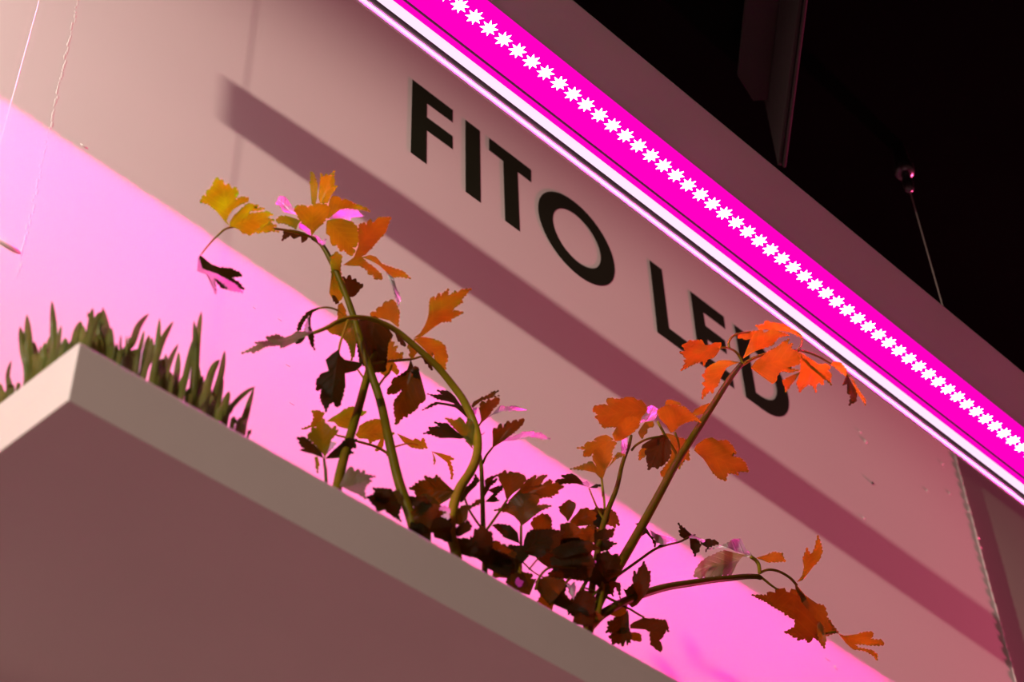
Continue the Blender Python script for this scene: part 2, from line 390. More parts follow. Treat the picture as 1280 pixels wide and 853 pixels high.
def leaf(parent, crop, pts, Y, t=.3, m=None, name='leaflet', bend=.10, label=None, jit=.12):
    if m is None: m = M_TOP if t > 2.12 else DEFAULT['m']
    pp = serrate(cv(crop, pts)); base = P(pp[0][0], pp[0][1], Y)
    cxp = sum(p[0] for p in pp) / len(pp); cyp = sum(p[1] for p in pp) / len(pp)
    vr = -ray(cxp, cyp); h = Vector((vr.x, vr.y, 0)).normalized(); el = math.asin(-vr.z)
    th = t * .5 * math.pi / 2 * (1 if t <= 2 else 1)
    n = Vector((0, 0, -1)) * math.cos(th) + h * math.sin(th)
    n = (n + Vector((random.uniform(-jit, jit), random.uniform(-jit, jit), random.uniform(-jit, jit)))).normalized()
    Q = []
    for x, y in pp:
        r = ray(x, y); Q.append(CAM + r * ((base - CAM).dot(n) / r.dot(n)))
    cen = sum(Q, Vector()) / len(Q)
    ax = (cen - base)
    if ax.length < 1e-4: ax = Q[len(Q) // 2] - base
    ax = (ax - n * ax.dot(n)).normalized(); bx = n.cross(ax)
    L = max(max((q - base).dot(ax) for q in Q), 1e-3)
    bm = bmesh.new(); V = [bm.verts.new(q) for q in Q]
    f = bm.faces.new(V); f.normal_update()
    bmesh.ops.triangulate(bm, faces=[f], quad_method='BEAUTY', ngon_method='EAR_CLIP')
    for _ in range(2):
        bmesh.ops.subdivide_edges(bm, edges=[e for e in bm.edges if e.calc_length() > L * .12], cuts=1, use_grid_fill=False)
        bmesh.ops.triangulate(bm, faces=bm.faces[:])
    fold = random.uniform(.4, 1.4) * bend * random.choice((1, -1)); dr = random.uniform(-1, 1) * bend; ph = random.uniform(0, 6)
    uvl = bm.loops.layers.uv.new('UVMap')
    for v in bm.verts:
        q = v.co - base; a = q.dot(ax) / L; b = q.dot(bx) / L
        v.tag = False
        v.co += n * L * (fold * (abs(b) - .2) + dr * a * (a - .4) + .025 * math.sin(9 * a + ph) * math.sin(8 * b + ph))
    for fc in bm.faces:
        for lp in fc.loops:
            q = lp.vert.co - base; lp[uvl].uv = (q.dot(ax) / L, q.dot(bx) / L)
    o = obj(name, bm, m or M_LEAF, None, True)
    keep_chain(o, parent)
    if label: o['label'] = label
    return o
def keep_chain(o, parent):
    o.parent = parent
    loc = Vector((0, 0, 0)); p = parent
    while p is not None:
        loc += Vector(p.location); p = p.parent
    # parts keep their mesh in world coordinates; only the plant's root has a location
    o.matrix_parent_inverse = Matrix.Translation(-loc) if parent.parent is None else Matrix.Identity(4)
def stem(parent, crop, pts, Y, r0, r1, name='stalk', root=False, m=None):
    """pts from the base upwards (crop pixels, optional own depth); r in photo pixels"""
    ox, oy, s = CROP[crop]; W = []
    k = len(pts)
    for i, p in enumerate(pts):
        y = p[2] if len(p) > 2 else (Y if not isinstance(Y, tuple) else Y[0] + (Y[1] - Y[0]) * i / (k - 1))
        W.append(P(ox + p[0] / s, oy + p[1] / s, y))
    R = [(r0 + (r1 - r0) * i / (k - 1)) * pxm(W[i]) for i in range(k)]
    if root:
        b = W[0]; dv = (W[0] - W[1]); sl = dv / max(abs(dv.z), 1e-3)
        dz = b.z + .014
        foot = Vector((b.x + max(-.3, min(.3, sl.x)) * dz * .5, max(RIM + .006, b.y), -.014))
        mid = b.lerp(foot, .5); mid.x = b.x + max(-.3, min(.3, sl.x)) * dz * .32
        W = [foot, mid] + W; R = [R[0] * 1.15, R[0] * 1.05] + R
    bm = bmesh.new(); tube(bm, W, R, 10, 6)
    o = obj(name, bm, m or (M_PET if name == 'leaf_stalk' and DEFAULT['m'] is M_LEAF else M_STEM), None, True); keep_chain(o, parent); return o
def plant(name, px, py, Y, label, cat, group):
    p = P(px, py, Y); o = empty(name, (p.x, p.y, -.012)); return tag(o, label, cat, group)
GRP = 'parsley plants in the white planter'

# ---- plant 1: tall parsley at the left with the yellow top
p1 = plant('parsley_plant', 505, 655, .055, 'tall parsley plant whose yellow and orange crown stands left of the letter F', 'plant', GRP)
s = stem(p1, 'X', [(517, 660), (506, 625), (496, 593), (484, 540), (475, 500), (463, 465), (452, 430), (441, 393), (428, 358), (413, 325), (402, 306), (390, 297)], (.055, .075), 7, 2.6, root=True)
b = stem(s, 'A', [(1030, 620), (930, 590), (800, 560), (600, 540), (370, 540), (270, 605), (190, 690), (140, 755)], (.075, .07), 1.9, .9, 'leaf_stalk')
leaf(s, 'A', [(370, 530), (330, 500), (250, 400), (190, 350), (125, 335), (150, 285), (180, 292), (176, 262), (188, 235), (208, 228), (215, 205), (230, 200), (235, 170), (262, 135), (285, 160), (305, 155), (320, 190), (335, 200), (350, 183), (372, 205), (385, 225), (412, 212), (438, 260), (425, 290), (402, 330), (440, 300), (470, 292), (520, 300), (515, 325), (465, 350), (400, 400), (360, 450), (342, 490)], .070, .25, M_WHITE_LIT)
leaf(s, 'A', [(365, 530), (365, 500), (400, 440), (450, 390), (500, 350), (530, 345), (560, 360), (600, 365), (565, 390), (620, 383), (650, 392), (600, 408), (535, 410), (525, 430), (600, 420), (670, 415), (715, 450), (660, 465), (725, 490), (680, 503), (745, 530), (700, 545), (765, 572), (700, 568), (660, 585), (630, 573), (590, 592), (570, 575), (520, 602), (500, 588), (470, 590), (440, 560), (405, 545)], .070, .1, M_WHITE_LIT)
leaf(s, 'A', [(905, 440), (850, 430), (800, 412), (765, 365), (735, 358), (755, 300), (790, 298), (830, 320), (870, 380), (905, 400)], .074, 2.3)
leaf(s, 'A', [(1020, 610), (1010, 560), (960, 520), (920, 470), (880, 400), (900, 365), (960, 362), (990, 380), (1060, 350), (1130, 350), (1170, 380), (1150, 450), (1100, 520), (1050, 570)], .070, .3, M_WHITE_LIT)
leaf(s, 'A', [(1045, 365), (1020, 345), (1010, 200), (1013, 95), (1045, 115), (1070, 200), (1065, 300)], .078, 1.9, M_WHITE_LIT)
leaf(s, 'A', [(1090, 350), (1075, 300), (1085, 200), (1095, 105), (1120, 140), (1140, 110), (1160, 130), (1205, 85), (1200, 140), (1208, 160), (1200, 205), (1228, 205), (1205, 250), (1175, 290), (1150, 345)], .078, 1.2, M_WHITE_LIT)
leaf(s, 'A', [(935, 490), (900, 470), (830, 450), (770, 448), (735, 480), (750, 505), (800, 510), (860, 535), (900, 558), (910, 520)], .076, 1.4, M_WHITE_LIT)
leaf(s, 'A', [(1000, 600), (960, 578), (870, 560), (800, 558), (783, 645), (825, 622), (852, 600), (878, 632), (918, 612), (935, 610), (940, 672), (985, 642)], .078, 1.8, M_DARK)
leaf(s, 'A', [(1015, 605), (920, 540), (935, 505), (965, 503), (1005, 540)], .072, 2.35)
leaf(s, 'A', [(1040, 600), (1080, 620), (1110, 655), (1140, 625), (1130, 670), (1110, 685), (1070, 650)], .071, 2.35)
leaf(s, 'Q', [(665, -2), (658, 45), (688, 62), (705, 98), (722, 116), (718, 95), (700, 70), (738, 108), (770, 112), (816, 112), (798, 90), (772, 72), (808, 66), (800, 50), (770, 38), (735, 40), (705, 28), (680, 8)], .069, 1.9, M_DARK)
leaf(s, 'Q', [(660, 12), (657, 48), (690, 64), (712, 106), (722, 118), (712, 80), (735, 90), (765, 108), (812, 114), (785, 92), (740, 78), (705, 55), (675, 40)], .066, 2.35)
leaf(s, 'B', [(190, 470), (180, 440), (195, 380), (205, 320), (235, 288), (278, 298), (300, 325), (340, 312), (360, 320), (390, 342), (440, 352), (470, 375), (492, 372), (530, 415), (480, 402), (420, 392), (350, 385), (290, 398), (240, 430)], .071, .2, M_WHITE_LIT)
leaf(s, 'B', [(195, 470), (240, 430), (300, 405), (380, 398), (440, 420), (492, 465), (430, 458), (372, 470), (370, 492), (330, 468), (260, 466)], .069, 2.3)
leaf(s, 'B', [(185, 480), (178, 520), (175, 590), (205, 612), (210, 660), (240, 692), (265, 683), (290, 737), (320, 718), (350, 757), (385, 770), (412, 730), (388, 700), (422, 690), (440, 640), (435, 600), (425, 540), (380, 490), (300, 470), (240, 470)], .068, .55, M_WHITE_LIT)
leaf(s, 'B', [(315, 840), (395, 790), (430, 700), (440, 640), (433, 570), (440, 520), (487, 498), (500, 522), (515, 480), (532, 463), (550, 502), (570, 485), (602, 453), (650, 458), (697, 458), (672, 520), (660, 560), (640, 590), (590, 640), (530, 720), (490, 770), (400, 812)], .066, .15)
leaf(s, 'X', [(429, 331), (441, 324), (452, 321), (460, 330), (466, 333), (471, 337), (477, 344), (477.5, 351), (468, 351), (466, 344), (461, 344), (459, 338), (450, 333), (441, 332)], .064, .1)
leaf(s, 'X', [(452, 322), (463, 319), (470, 321), (478, 331), (490, 335), (504, 340), (514, 351), (500, 347), (492, 347), (484, 341), (474, 333), (463, 327)], .062, .2)
leaf(s, 'X', [(481, 340), (487, 345), (492, 349), (497, 364), (501, 374), (498, 384), (495, 374), (491, 361), (487, 352)], .061, 2.2)
leaf(s, 'C', [(880, 350), (840, 380), (800, 335), (778, 290), (795, 150), (788, 0), (835, -40), (882, 0), (868, 100), (875, 160), (902, 205), (900, 280)], .085, .2)
leaf(s, 'C', [(880, 370), (848, 390), (843, 450), (850, 512), (885, 508), (918, 488), (905, 420)], .082, .5)
leaf(s, 'C', [(905, 275), (898, 210), (885, 160), (915, 182), (938, 152), (960, 192), (985, 183), (1000, 210), (1052, 235), (1022, 265), (1000, 297), (968, 325), (925, 327)], .08, 1.7, M_DARK)
leaf(s, 'C', [(800, 315), (825, 318), (860, 370), (835, 385), (805, 350)], .079, 1.8, M_DARK)
s2 = stem(p1, 'X', [(421, 612), (428, 580), (437, 548), (447, 515), (456, 482), (463, 458), (472, 435)], (.06, .072), 6.2, 4.2, root=True)
leaf(s2, 'D', [(180, 370), (130, 380), (20, 375), (-25, 430), (0, 500), (40, 580), (60, 700), (100, 740), (160, 792), (200, 782), (268, 770), (280, 700), (290, 560), (330, 500), (250, 420)], .069, 1.75, M_DARK, bend=.2)
leaf(s2, 'D', [(300, 390), (220, 370), (148, 355), (150, 325), (195, 320), (200, 290), (240, 278), (260, 240), (290, 238), (320, 220), (345, 240), (360, 270), (382, 320), (370, 445)], .074, .9)
leaf(s2, 'D', [(330, 500), (290, 560), (280, 620), (283, 705), (340, 700), (402, 695), (412, 640), (380, 655), (345, 640), (370, 590), (330, 600), (345, 560), (312, 555)], .076, 1.2)
leaf(s2, 'D', [(340, 480), (380, 500), (420, 560), (432, 600), (400, 590), (360, 540)], .078, 1.8, M_DARK)
leaf(s2, 'E', [(1015, -10), (1000, 5), (950, 45), (880, 70), (850, 75), (835, 92), (830, 130), (810, 150), (793, 180), (797, 212), (860, 210), (925, 160), (872, 240), (850, 270), (843, 290), (850, 340), (848, 370), (862, 400), (855, 450), (890, 440), (900, 415), (918, 412), (925, 390), (950, 400), (962, 370), (985, 370), (1000, 348), (1030, 325), (1045, 300), (1060, 280), (1095, 262), (1102, 222), (1080, 140), (1060, 60), (1040, 0)], .066, 1.55, M_MID)
stem(s2, 'D', [(130, 740), (200, 728), (280, 718), (400, 706), (480, 698), (545, 680)], .068, 2.0, 1.4, 'leaf_stalk')
leaf(s2, 'D', [(470, 700), (500, 780), (530, 760), (545, 860), (500, 850), (470, 790), (420, 830), (360, 838), (440, 790)], .067, 1.8, M_DARK)
leaf(s2, 'D', [(545, 680), (600, 660), (640, 700), (645, 790), (620, 770), (605, 740), (585, 740), (570, 700)], .072, 1.7, M_DARK)
stem(s2, 'E', [(660, 70), (620, 95), (590, 60), (550, 0)], .074, 1.3, 1.1, 'leaf_stalk')
stem(s2, 'E', [(720, 150), (770, 80), (810, 40), (830, -20)], .074, 1.5, 1.2, 'leaf_stalk')
leaf(s2, 'E', [(830, 20), (800, 60), (760, 60), (700, 10), (740, -40), (800, -60), (860, -30), (890, 30), (870, 60)], .08, .3)

# ---- plant 2: the stalk that arches over
p2 = plant('parsley_plant', 565, 690, .05, 'parsley plant with one thick stalk arching over to the left, between the tall stalks', 'plant', GRP)
a = stem(p2, 'X', [(570, 692), (564, 668), (566, 638), (574, 612), (588, 590), (596, 570), (597, 548), (592, 528), (580, 502), (566, 482), (548, 460), (530, 443), (512, 427), (496, 414), (478, 404), (460, 398), (440, 397), (422, 402), (408, 410), (393, 416)], (.05, .058), 6.8, 2.2, root=True, m=M_PET)
stem(a, 'C', [(900, 500), (860, 450), (820, 425), (760, 412), (700, 418)], .06, 1.2, 1.2, 'leaf_stalk')
leaf(a, 'C', [(745, 410), (690, 411), (640, 428), (610, 447), (560, 500), (528, 550), (517, 600), (548, 605), (560, 560), (590, 510), (640, 460), (700, 428)], .06, 1.75, M_DARK)
leaf(a, 'C', [(650, 440), (605, 500), (598, 560), (608, 640), (632, 705), (668, 742), (655, 715), (655, 630), (632, 560), (630, 500)], .058, 1.8, M_DARK)
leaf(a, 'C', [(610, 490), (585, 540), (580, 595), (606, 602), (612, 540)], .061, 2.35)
leaf(a, 'C', [(660, 605), (600, 597), (560, 605), (520, 597), (475, 625), (420, 640), (370, 625), (340, 630), (270, 640), (290, 668), (180, 680), (220, 697), (75, 742), (150, 745), (165, 762), (230, 745), (270, 722), (330, 712), (385, 700), (385, 728), (430, 715), (480, 690), (530, 675), (560, 660), (630, 632)], .057, 2.1, M_PALE)
leaf(a, 'C', [(590, 650), (540, 665), (505, 700), (545, 702), (575, 675)], .059, 1.8, M_DARK)
leaf(a, 'C', [(1000, 545), (950, 510), (900, 500), (830, 520), (735, 575), (770, 600), (800, 625), (850, 635), (890, 660), (925, 700), (950, 780), (955, 840), (985, 790), (1000, 650)], .066, .9)
st = stem(a, 'Q', [(1160, 215), (1148, 250), (1135, 290), (1128, 325)], .056, 1.8, 1.4, 'leaf_stalk')
leaf(a, 'Q', [(1130, 318), (1108, 330), (1085, 347), (1096, 385), (1072, 392), (1054, 415), (1053, 445), (1072, 443), (1066, 465), (1070, 485), (1078, 497), (1085, 518), (1098, 495), (1112, 490), (1120, 502), (1133, 498), (1143, 470), (1152, 430), (1150, 392), (1180, 385), (1200, 368), (1212, 352), (1150, 350), (1136, 338)], .054, 1.75, M_DARK, bend=.18)
leaf(a, 'D', [(490, 530), (545, 490), (580, 440), (600, 400), (612, 350), (615, 290), (620, 238), (638, 200), (655, 188), (665, 232), (675, 195), (698, 163), (712, 192), (730, 160), (774, 130), (768, 178), (790, 175), (830, 148), (845, 165), (865, 148), (958, 140), (915, 180), (880, 218), (890, 240), (850, 265), (818, 290), (800, 322), (830, 308), (895, 328), (860, 345), (830, 360), (795, 378), (797, 395), (720, 408), (640, 462), (560, 518)], .054, .15)
leaf(a, 'D', [(490, 540), (540, 522), (590, 518), (640, 525), (700, 555), (748, 602), (755, 650), (768, 665), (762, 700), (768, 720), (748, 742), (750, 790), (700, 765), (660, 690), (650, 640), (640, 680), (600, 645), (540, 592)], .055, .2)
leaf(a, 'D', [(500, 545), (450, 570), (440, 600), (465, 640), (455, 675), (480, 692), (510, 660), (525, 620)], .062, .4)
leaf(a, 'F', [(495, 240), (470, 200), (440, 165), (400, 135), (360, 122), (293, 107), (340, 152), (300, 145), (214, 150), (290, 180), (350, 195), (420, 212)], .06, 2.25, M_DARK)
leaf(a, 'F', [(500, 250), (450, 225), (380, 215), (300, 213), (240, 240), (172, 292), (240, 262), (300, 240), (380, 238), (440, 255), (500, 300), (540, 330), (545, 300)], .06, 2.2, M_DARK)
leaf(a, 'F', [(590, 570), (560, 540), (520, 500), (440, 430), (358, 342), (400, 347), (430, 360), (455, 352), (472, 335), (500, 350), (525, 385), (545, 340), (570, 350), (590, 400)], .056, 1.4)
leaf(a, 'F', [(525, 500), (480, 508), (430, 503), (330, 497), (250, 470), (182, 465), (235, 440), (228, 408), (275, 408), (320, 412), (272, 365), (340, 382), (375, 378), (400, 400), (450, 440)], .058, 1.6, M_DARK)
leaf(a, 'F', [(585, 590), (570, 520), (540, 480), (510, 490), (540, 540)], .056, 1.5)

# ---- plant 3: small pale one behind the left stalks
p3 = plant('parsley_plant', 404, 592, .07, 'small low parsley plant with an orange leaf behind the two tall left stalks', 'plant', GRP)
s3 = stem(p3, 'E', [(303, 860), (297, 800), (288, 730)], .07, 2.1, 1.6, root=True)
leaf(s3, 'E', [(288, 735), (285, 700), (220, 620), (158, 560), (160, 530), (187, 512), (182, 490), (192, 468), (222, 482), (235, 440), (262, 425), (285, 403), (298, 440), (320, 450), (335, 470), (350, 485), (385, 462), (382, 500), (402, 490), (392, 530), (350, 570), (330, 640), (305, 700)], .07, .9)
leaf(s3, 'E', [(288, 730), (200, 692), (95, 660), (132, 645), (100, 620), (82, 600), (92, 585), (68, 555), (130, 548), (170, 580), (222, 628), (262, 665)], .069, 1.5, M_DARK)
leaf(s3, 'E', [(295, 728), (330, 690), (360, 660), (430, 600), (470, 565), (500, 570), (555, 573), (535, 600), (548, 640), (492, 650), (528, 682), (480, 700), (488, 725), (400, 722)], .071, 1.5, M_DARK)
leaf(s3, 'E', [(310, 430), (350, 400), (430, 345), (500, 315), (562, 303), (600, 345), (630, 355), (600, 388), (545, 390), (525, 480), (450, 482), (400, 472), (370, 440)], .095, .15)
leaf(s3, 'E', [(240, 470), (200, 470), (150, 490), (105, 485), (180, 460), (208, 400), (188, 340), (245, 335), (297, 360), (262, 425)], .11, .3)
leaf(s3, 'E', [(235, 705), (250, 760), (236, 842), (220, 775), (212, 715)], .08, .4)
leaf(s3, 'E', [(330, 590), (390, 600), (350, 650), (310, 690), (320, 640)], .09, 2.3)
s3b = stem(p3, 'E', [(800, 700), (790, 680), (700, 630), (560, 590), (470, 560), (390, 540)], (.10, .10), 2.0, 1.2, 'leaf_stalk')
leaf(s3b, 'E', [(540, 530), (560, 500), (570, 465), (620, 430), (700, 413), (742, 430), (760, 500), (852, 522), (820, 562), (740, 570), (700, 582), (650, 605), (640, 572), (570, 565)], .105, .2)
leaf(s3b, 'E', [(770, 565), (740, 570), (715, 620), (698, 665), (740, 655), (765, 620)], .104, .3)
s3c = stem(p3, 'E', [(830, 645), (870, 628), (960, 607), (1040, 620)], (.10, .10), 1.4, .9, 'leaf_stalk')
leaf(s3c, 'E', [(870, 525), (920, 595), (980, 632), (1060, 655), (1120, 642), (1105, 618), (1085, 560), (1060, 590), (1030, 570), (1000, 580), (950, 560)], .105, .4)
leaf(s3c, 'F', [(250, 605), (290, 630), (330, 660), (380, 700), (402, 760), (410, 832), (426, 800), (420, 740), (400, 680), (435, 667), (385, 640), (330, 618)], .105, .4)
leaf(s3c, 'F', [(255, 600), (278, 650), (285, 690), (275, 715), (268, 660)], .105, .6)
leaf(p3, 'G', [(60, 255), (25, 240), (58, 180), (90, 120), (125, 97), (150, 132), (178, 108), (200, 132), (228, 113), (232, 145), (318, 153), (250, 190), (293, 197), (245, 232), (228, 290), (243, 360), (180, 320)], .045, 2.0, M_PALE)
leaf(p3, 'G', [(385, 400), (330, 425), (300, 400), (245, 325), (290, 308), (305, 295), (350, 293), (362, 335), (378, 340), (392, 318), (410, 325), (432, 340), (400, 390), (440, 392), (470, 372), (502, 377), (523, 410), (500, 470), (525, 525), (450, 480), (400, 450)], .044, 1.5, M_DARK)

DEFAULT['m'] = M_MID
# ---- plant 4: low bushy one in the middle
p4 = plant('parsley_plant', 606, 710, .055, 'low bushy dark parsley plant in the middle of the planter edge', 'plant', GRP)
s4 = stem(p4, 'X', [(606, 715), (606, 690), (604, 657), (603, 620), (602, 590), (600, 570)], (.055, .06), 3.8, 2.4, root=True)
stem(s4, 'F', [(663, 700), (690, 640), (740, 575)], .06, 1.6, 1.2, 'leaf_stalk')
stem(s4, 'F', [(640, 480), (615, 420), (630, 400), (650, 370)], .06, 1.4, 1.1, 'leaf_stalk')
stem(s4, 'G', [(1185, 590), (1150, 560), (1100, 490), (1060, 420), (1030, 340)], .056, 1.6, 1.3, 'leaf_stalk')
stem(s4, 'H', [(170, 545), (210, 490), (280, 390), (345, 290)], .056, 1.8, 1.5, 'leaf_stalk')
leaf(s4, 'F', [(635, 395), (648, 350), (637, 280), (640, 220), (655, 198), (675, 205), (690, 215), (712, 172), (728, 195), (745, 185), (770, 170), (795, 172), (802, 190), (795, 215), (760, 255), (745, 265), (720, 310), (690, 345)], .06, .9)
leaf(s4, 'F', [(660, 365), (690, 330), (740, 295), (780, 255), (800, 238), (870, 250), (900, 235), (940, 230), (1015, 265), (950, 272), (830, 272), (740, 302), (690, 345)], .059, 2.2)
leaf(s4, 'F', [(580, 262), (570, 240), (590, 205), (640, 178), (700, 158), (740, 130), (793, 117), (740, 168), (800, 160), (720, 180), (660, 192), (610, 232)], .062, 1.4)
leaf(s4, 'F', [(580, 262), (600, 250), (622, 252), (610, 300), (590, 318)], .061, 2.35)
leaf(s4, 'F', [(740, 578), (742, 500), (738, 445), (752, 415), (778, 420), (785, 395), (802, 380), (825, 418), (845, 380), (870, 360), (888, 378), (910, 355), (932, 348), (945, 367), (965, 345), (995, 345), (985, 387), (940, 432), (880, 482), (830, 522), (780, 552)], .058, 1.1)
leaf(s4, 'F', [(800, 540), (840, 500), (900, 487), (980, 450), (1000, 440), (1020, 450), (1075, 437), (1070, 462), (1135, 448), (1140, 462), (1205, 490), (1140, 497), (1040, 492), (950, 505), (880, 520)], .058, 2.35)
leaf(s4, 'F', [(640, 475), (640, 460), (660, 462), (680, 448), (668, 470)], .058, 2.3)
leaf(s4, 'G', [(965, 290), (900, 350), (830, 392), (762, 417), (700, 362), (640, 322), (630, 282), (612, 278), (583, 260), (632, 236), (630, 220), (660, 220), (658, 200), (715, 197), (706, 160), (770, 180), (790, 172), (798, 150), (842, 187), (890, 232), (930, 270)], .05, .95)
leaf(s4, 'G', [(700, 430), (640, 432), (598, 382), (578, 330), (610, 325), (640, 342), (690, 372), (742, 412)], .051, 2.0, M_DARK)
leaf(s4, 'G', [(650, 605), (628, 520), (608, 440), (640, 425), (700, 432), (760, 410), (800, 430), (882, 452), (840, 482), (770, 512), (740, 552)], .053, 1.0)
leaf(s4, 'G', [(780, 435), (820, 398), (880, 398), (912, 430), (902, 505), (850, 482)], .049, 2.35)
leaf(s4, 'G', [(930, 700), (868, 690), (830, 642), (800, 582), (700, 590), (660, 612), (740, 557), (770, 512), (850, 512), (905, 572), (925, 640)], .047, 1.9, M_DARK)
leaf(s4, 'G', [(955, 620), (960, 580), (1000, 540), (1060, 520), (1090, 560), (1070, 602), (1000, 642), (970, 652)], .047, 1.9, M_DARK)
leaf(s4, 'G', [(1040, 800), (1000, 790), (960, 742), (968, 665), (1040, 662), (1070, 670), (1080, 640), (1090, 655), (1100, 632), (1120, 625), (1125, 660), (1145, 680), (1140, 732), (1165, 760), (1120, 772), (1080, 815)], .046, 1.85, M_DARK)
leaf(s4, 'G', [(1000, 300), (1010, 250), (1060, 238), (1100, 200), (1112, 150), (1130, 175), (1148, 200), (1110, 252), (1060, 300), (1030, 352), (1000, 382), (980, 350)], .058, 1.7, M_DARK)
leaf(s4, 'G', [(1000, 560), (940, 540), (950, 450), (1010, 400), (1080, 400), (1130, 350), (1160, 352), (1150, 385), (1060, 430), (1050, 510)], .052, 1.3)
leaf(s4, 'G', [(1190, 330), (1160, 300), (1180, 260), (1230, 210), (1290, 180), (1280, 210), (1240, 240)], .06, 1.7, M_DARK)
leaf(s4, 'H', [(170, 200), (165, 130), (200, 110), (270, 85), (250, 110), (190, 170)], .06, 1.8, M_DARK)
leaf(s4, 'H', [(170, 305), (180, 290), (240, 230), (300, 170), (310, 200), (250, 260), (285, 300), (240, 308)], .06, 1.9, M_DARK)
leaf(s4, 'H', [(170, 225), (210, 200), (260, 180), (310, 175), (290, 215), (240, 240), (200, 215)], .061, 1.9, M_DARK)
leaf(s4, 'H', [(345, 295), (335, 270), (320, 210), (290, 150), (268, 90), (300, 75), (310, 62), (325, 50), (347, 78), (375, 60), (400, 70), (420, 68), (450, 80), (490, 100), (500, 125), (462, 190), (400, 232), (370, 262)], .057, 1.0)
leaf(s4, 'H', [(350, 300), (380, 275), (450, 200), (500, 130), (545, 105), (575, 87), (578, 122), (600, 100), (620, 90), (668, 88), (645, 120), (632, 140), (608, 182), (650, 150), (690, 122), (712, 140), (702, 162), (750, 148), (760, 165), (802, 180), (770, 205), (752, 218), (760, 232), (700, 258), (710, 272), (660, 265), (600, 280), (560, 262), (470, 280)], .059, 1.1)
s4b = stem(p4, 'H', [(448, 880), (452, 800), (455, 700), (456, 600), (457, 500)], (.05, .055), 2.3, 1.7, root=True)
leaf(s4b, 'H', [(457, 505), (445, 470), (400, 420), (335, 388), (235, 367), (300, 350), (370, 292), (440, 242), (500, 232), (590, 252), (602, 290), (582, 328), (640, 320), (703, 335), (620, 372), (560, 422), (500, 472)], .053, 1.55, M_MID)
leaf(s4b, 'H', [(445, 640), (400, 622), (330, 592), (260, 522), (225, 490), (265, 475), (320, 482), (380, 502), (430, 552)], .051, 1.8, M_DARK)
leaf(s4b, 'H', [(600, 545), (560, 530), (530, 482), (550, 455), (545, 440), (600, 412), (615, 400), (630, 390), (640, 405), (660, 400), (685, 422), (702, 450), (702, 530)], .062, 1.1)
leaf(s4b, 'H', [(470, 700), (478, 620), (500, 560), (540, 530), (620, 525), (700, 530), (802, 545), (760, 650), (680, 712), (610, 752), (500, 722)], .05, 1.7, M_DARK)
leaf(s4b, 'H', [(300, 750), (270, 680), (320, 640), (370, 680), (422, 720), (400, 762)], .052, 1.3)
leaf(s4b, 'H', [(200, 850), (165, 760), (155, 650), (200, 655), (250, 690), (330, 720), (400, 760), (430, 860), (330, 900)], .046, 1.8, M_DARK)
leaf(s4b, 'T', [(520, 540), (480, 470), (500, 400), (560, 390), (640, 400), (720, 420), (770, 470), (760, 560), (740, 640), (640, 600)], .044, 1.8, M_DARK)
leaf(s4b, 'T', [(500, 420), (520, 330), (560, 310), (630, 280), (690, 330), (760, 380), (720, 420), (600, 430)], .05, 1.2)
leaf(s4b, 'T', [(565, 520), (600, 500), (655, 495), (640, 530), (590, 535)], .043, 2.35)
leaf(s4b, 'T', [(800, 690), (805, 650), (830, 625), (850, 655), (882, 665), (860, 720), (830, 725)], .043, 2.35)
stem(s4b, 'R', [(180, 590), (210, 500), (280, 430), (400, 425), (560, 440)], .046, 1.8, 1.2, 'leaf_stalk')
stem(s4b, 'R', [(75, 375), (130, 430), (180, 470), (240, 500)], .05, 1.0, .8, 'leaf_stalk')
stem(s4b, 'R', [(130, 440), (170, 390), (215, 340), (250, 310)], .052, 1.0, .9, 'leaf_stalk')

DEFAULT['m'] = M_LEAF
# ---- plant 5: right hand plant with the tall stalk under LED, the arching stalk and the leafy heart
p5 = plant('parsley_plant', 735, 775, .05, 'largest parsley plant with orange leaves over the letters LED, rightmost in the planter', 'plant', GRP)
s5 = stem(p5, 'X', [(735, 788), (752, 745), (777, 702), (800, 662), (822, 622), (847, 576), (870, 540), (894, 502), (912, 474), (926, 456)], (.05, .046), 7.0, 3.2, root=True)
stem(s5, 'J', [(510, 315), (590, 270), (700, 240), (850, 230), (950, 260), (1040, 310), (1110, 350), (1150, 385)], (.046, .040), 2.2, .8, 'leaf_stalk')
stem(s5, 'J', [(515, 310), (500, 275), (470, 235), (420, 213), (380, 213)], (.046, .040), 1.7, 1.2, 'leaf_stalk')
stem(s5, 'J', [(435, 215), (430, 185), (450, 150), (490, 130), (560, 120)], (.044, .042), 1.6, 1.4, 'leaf_stalk')
stem(s5, 'J', [(840, 235), (862, 190), (862, 150), (830, 118), (770, 95)], (.042, .040), 1.5, 1.1, 'leaf_stalk')
leaf(s5, 'J', [(388, 210), (360, 250), (340, 272), (305, 285), (285, 318), (277, 295), (220, 310), (185, 325), (145, 347), (172, 300), (160, 285), (180, 280), (138, 242), (178, 235), (152, 198), (180, 180), (195, 165), (220, 170), (240, 162), (275, 165), (292, 200), (330, 197), (350, 185), (388, 182)], 0.041, .1)
leaf(s5, 'J', [(500, 300), (460, 318), (420, 342), (385, 395), (380, 412), (362, 450), (345, 462), (337, 488), (320, 470), (298, 490), (272, 520), (275, 480), (292, 452), (272, 430), (290, 410), (285, 390), (272, 378), (290, 360), (300, 330), (330, 308), (380, 285), (440, 288)], 0.043, .15)
leaf(s5, 'J', [(515, 282), (535, 215), (570, 150), (600, 115), (625, 108), (640, 125), (660, 118), (700, 98), (710, 118), (735, 128), (792, 150), (735, 160), (718, 172), (692, 197), (670, 200), (620, 222), (560, 252)], 0.044, .1)
leaf(s5, 'J', [(580, 155), (540, 167), (485, 155), (500, 128), (540, 120), (612, 112), (618, 130)], 0.042, .6)
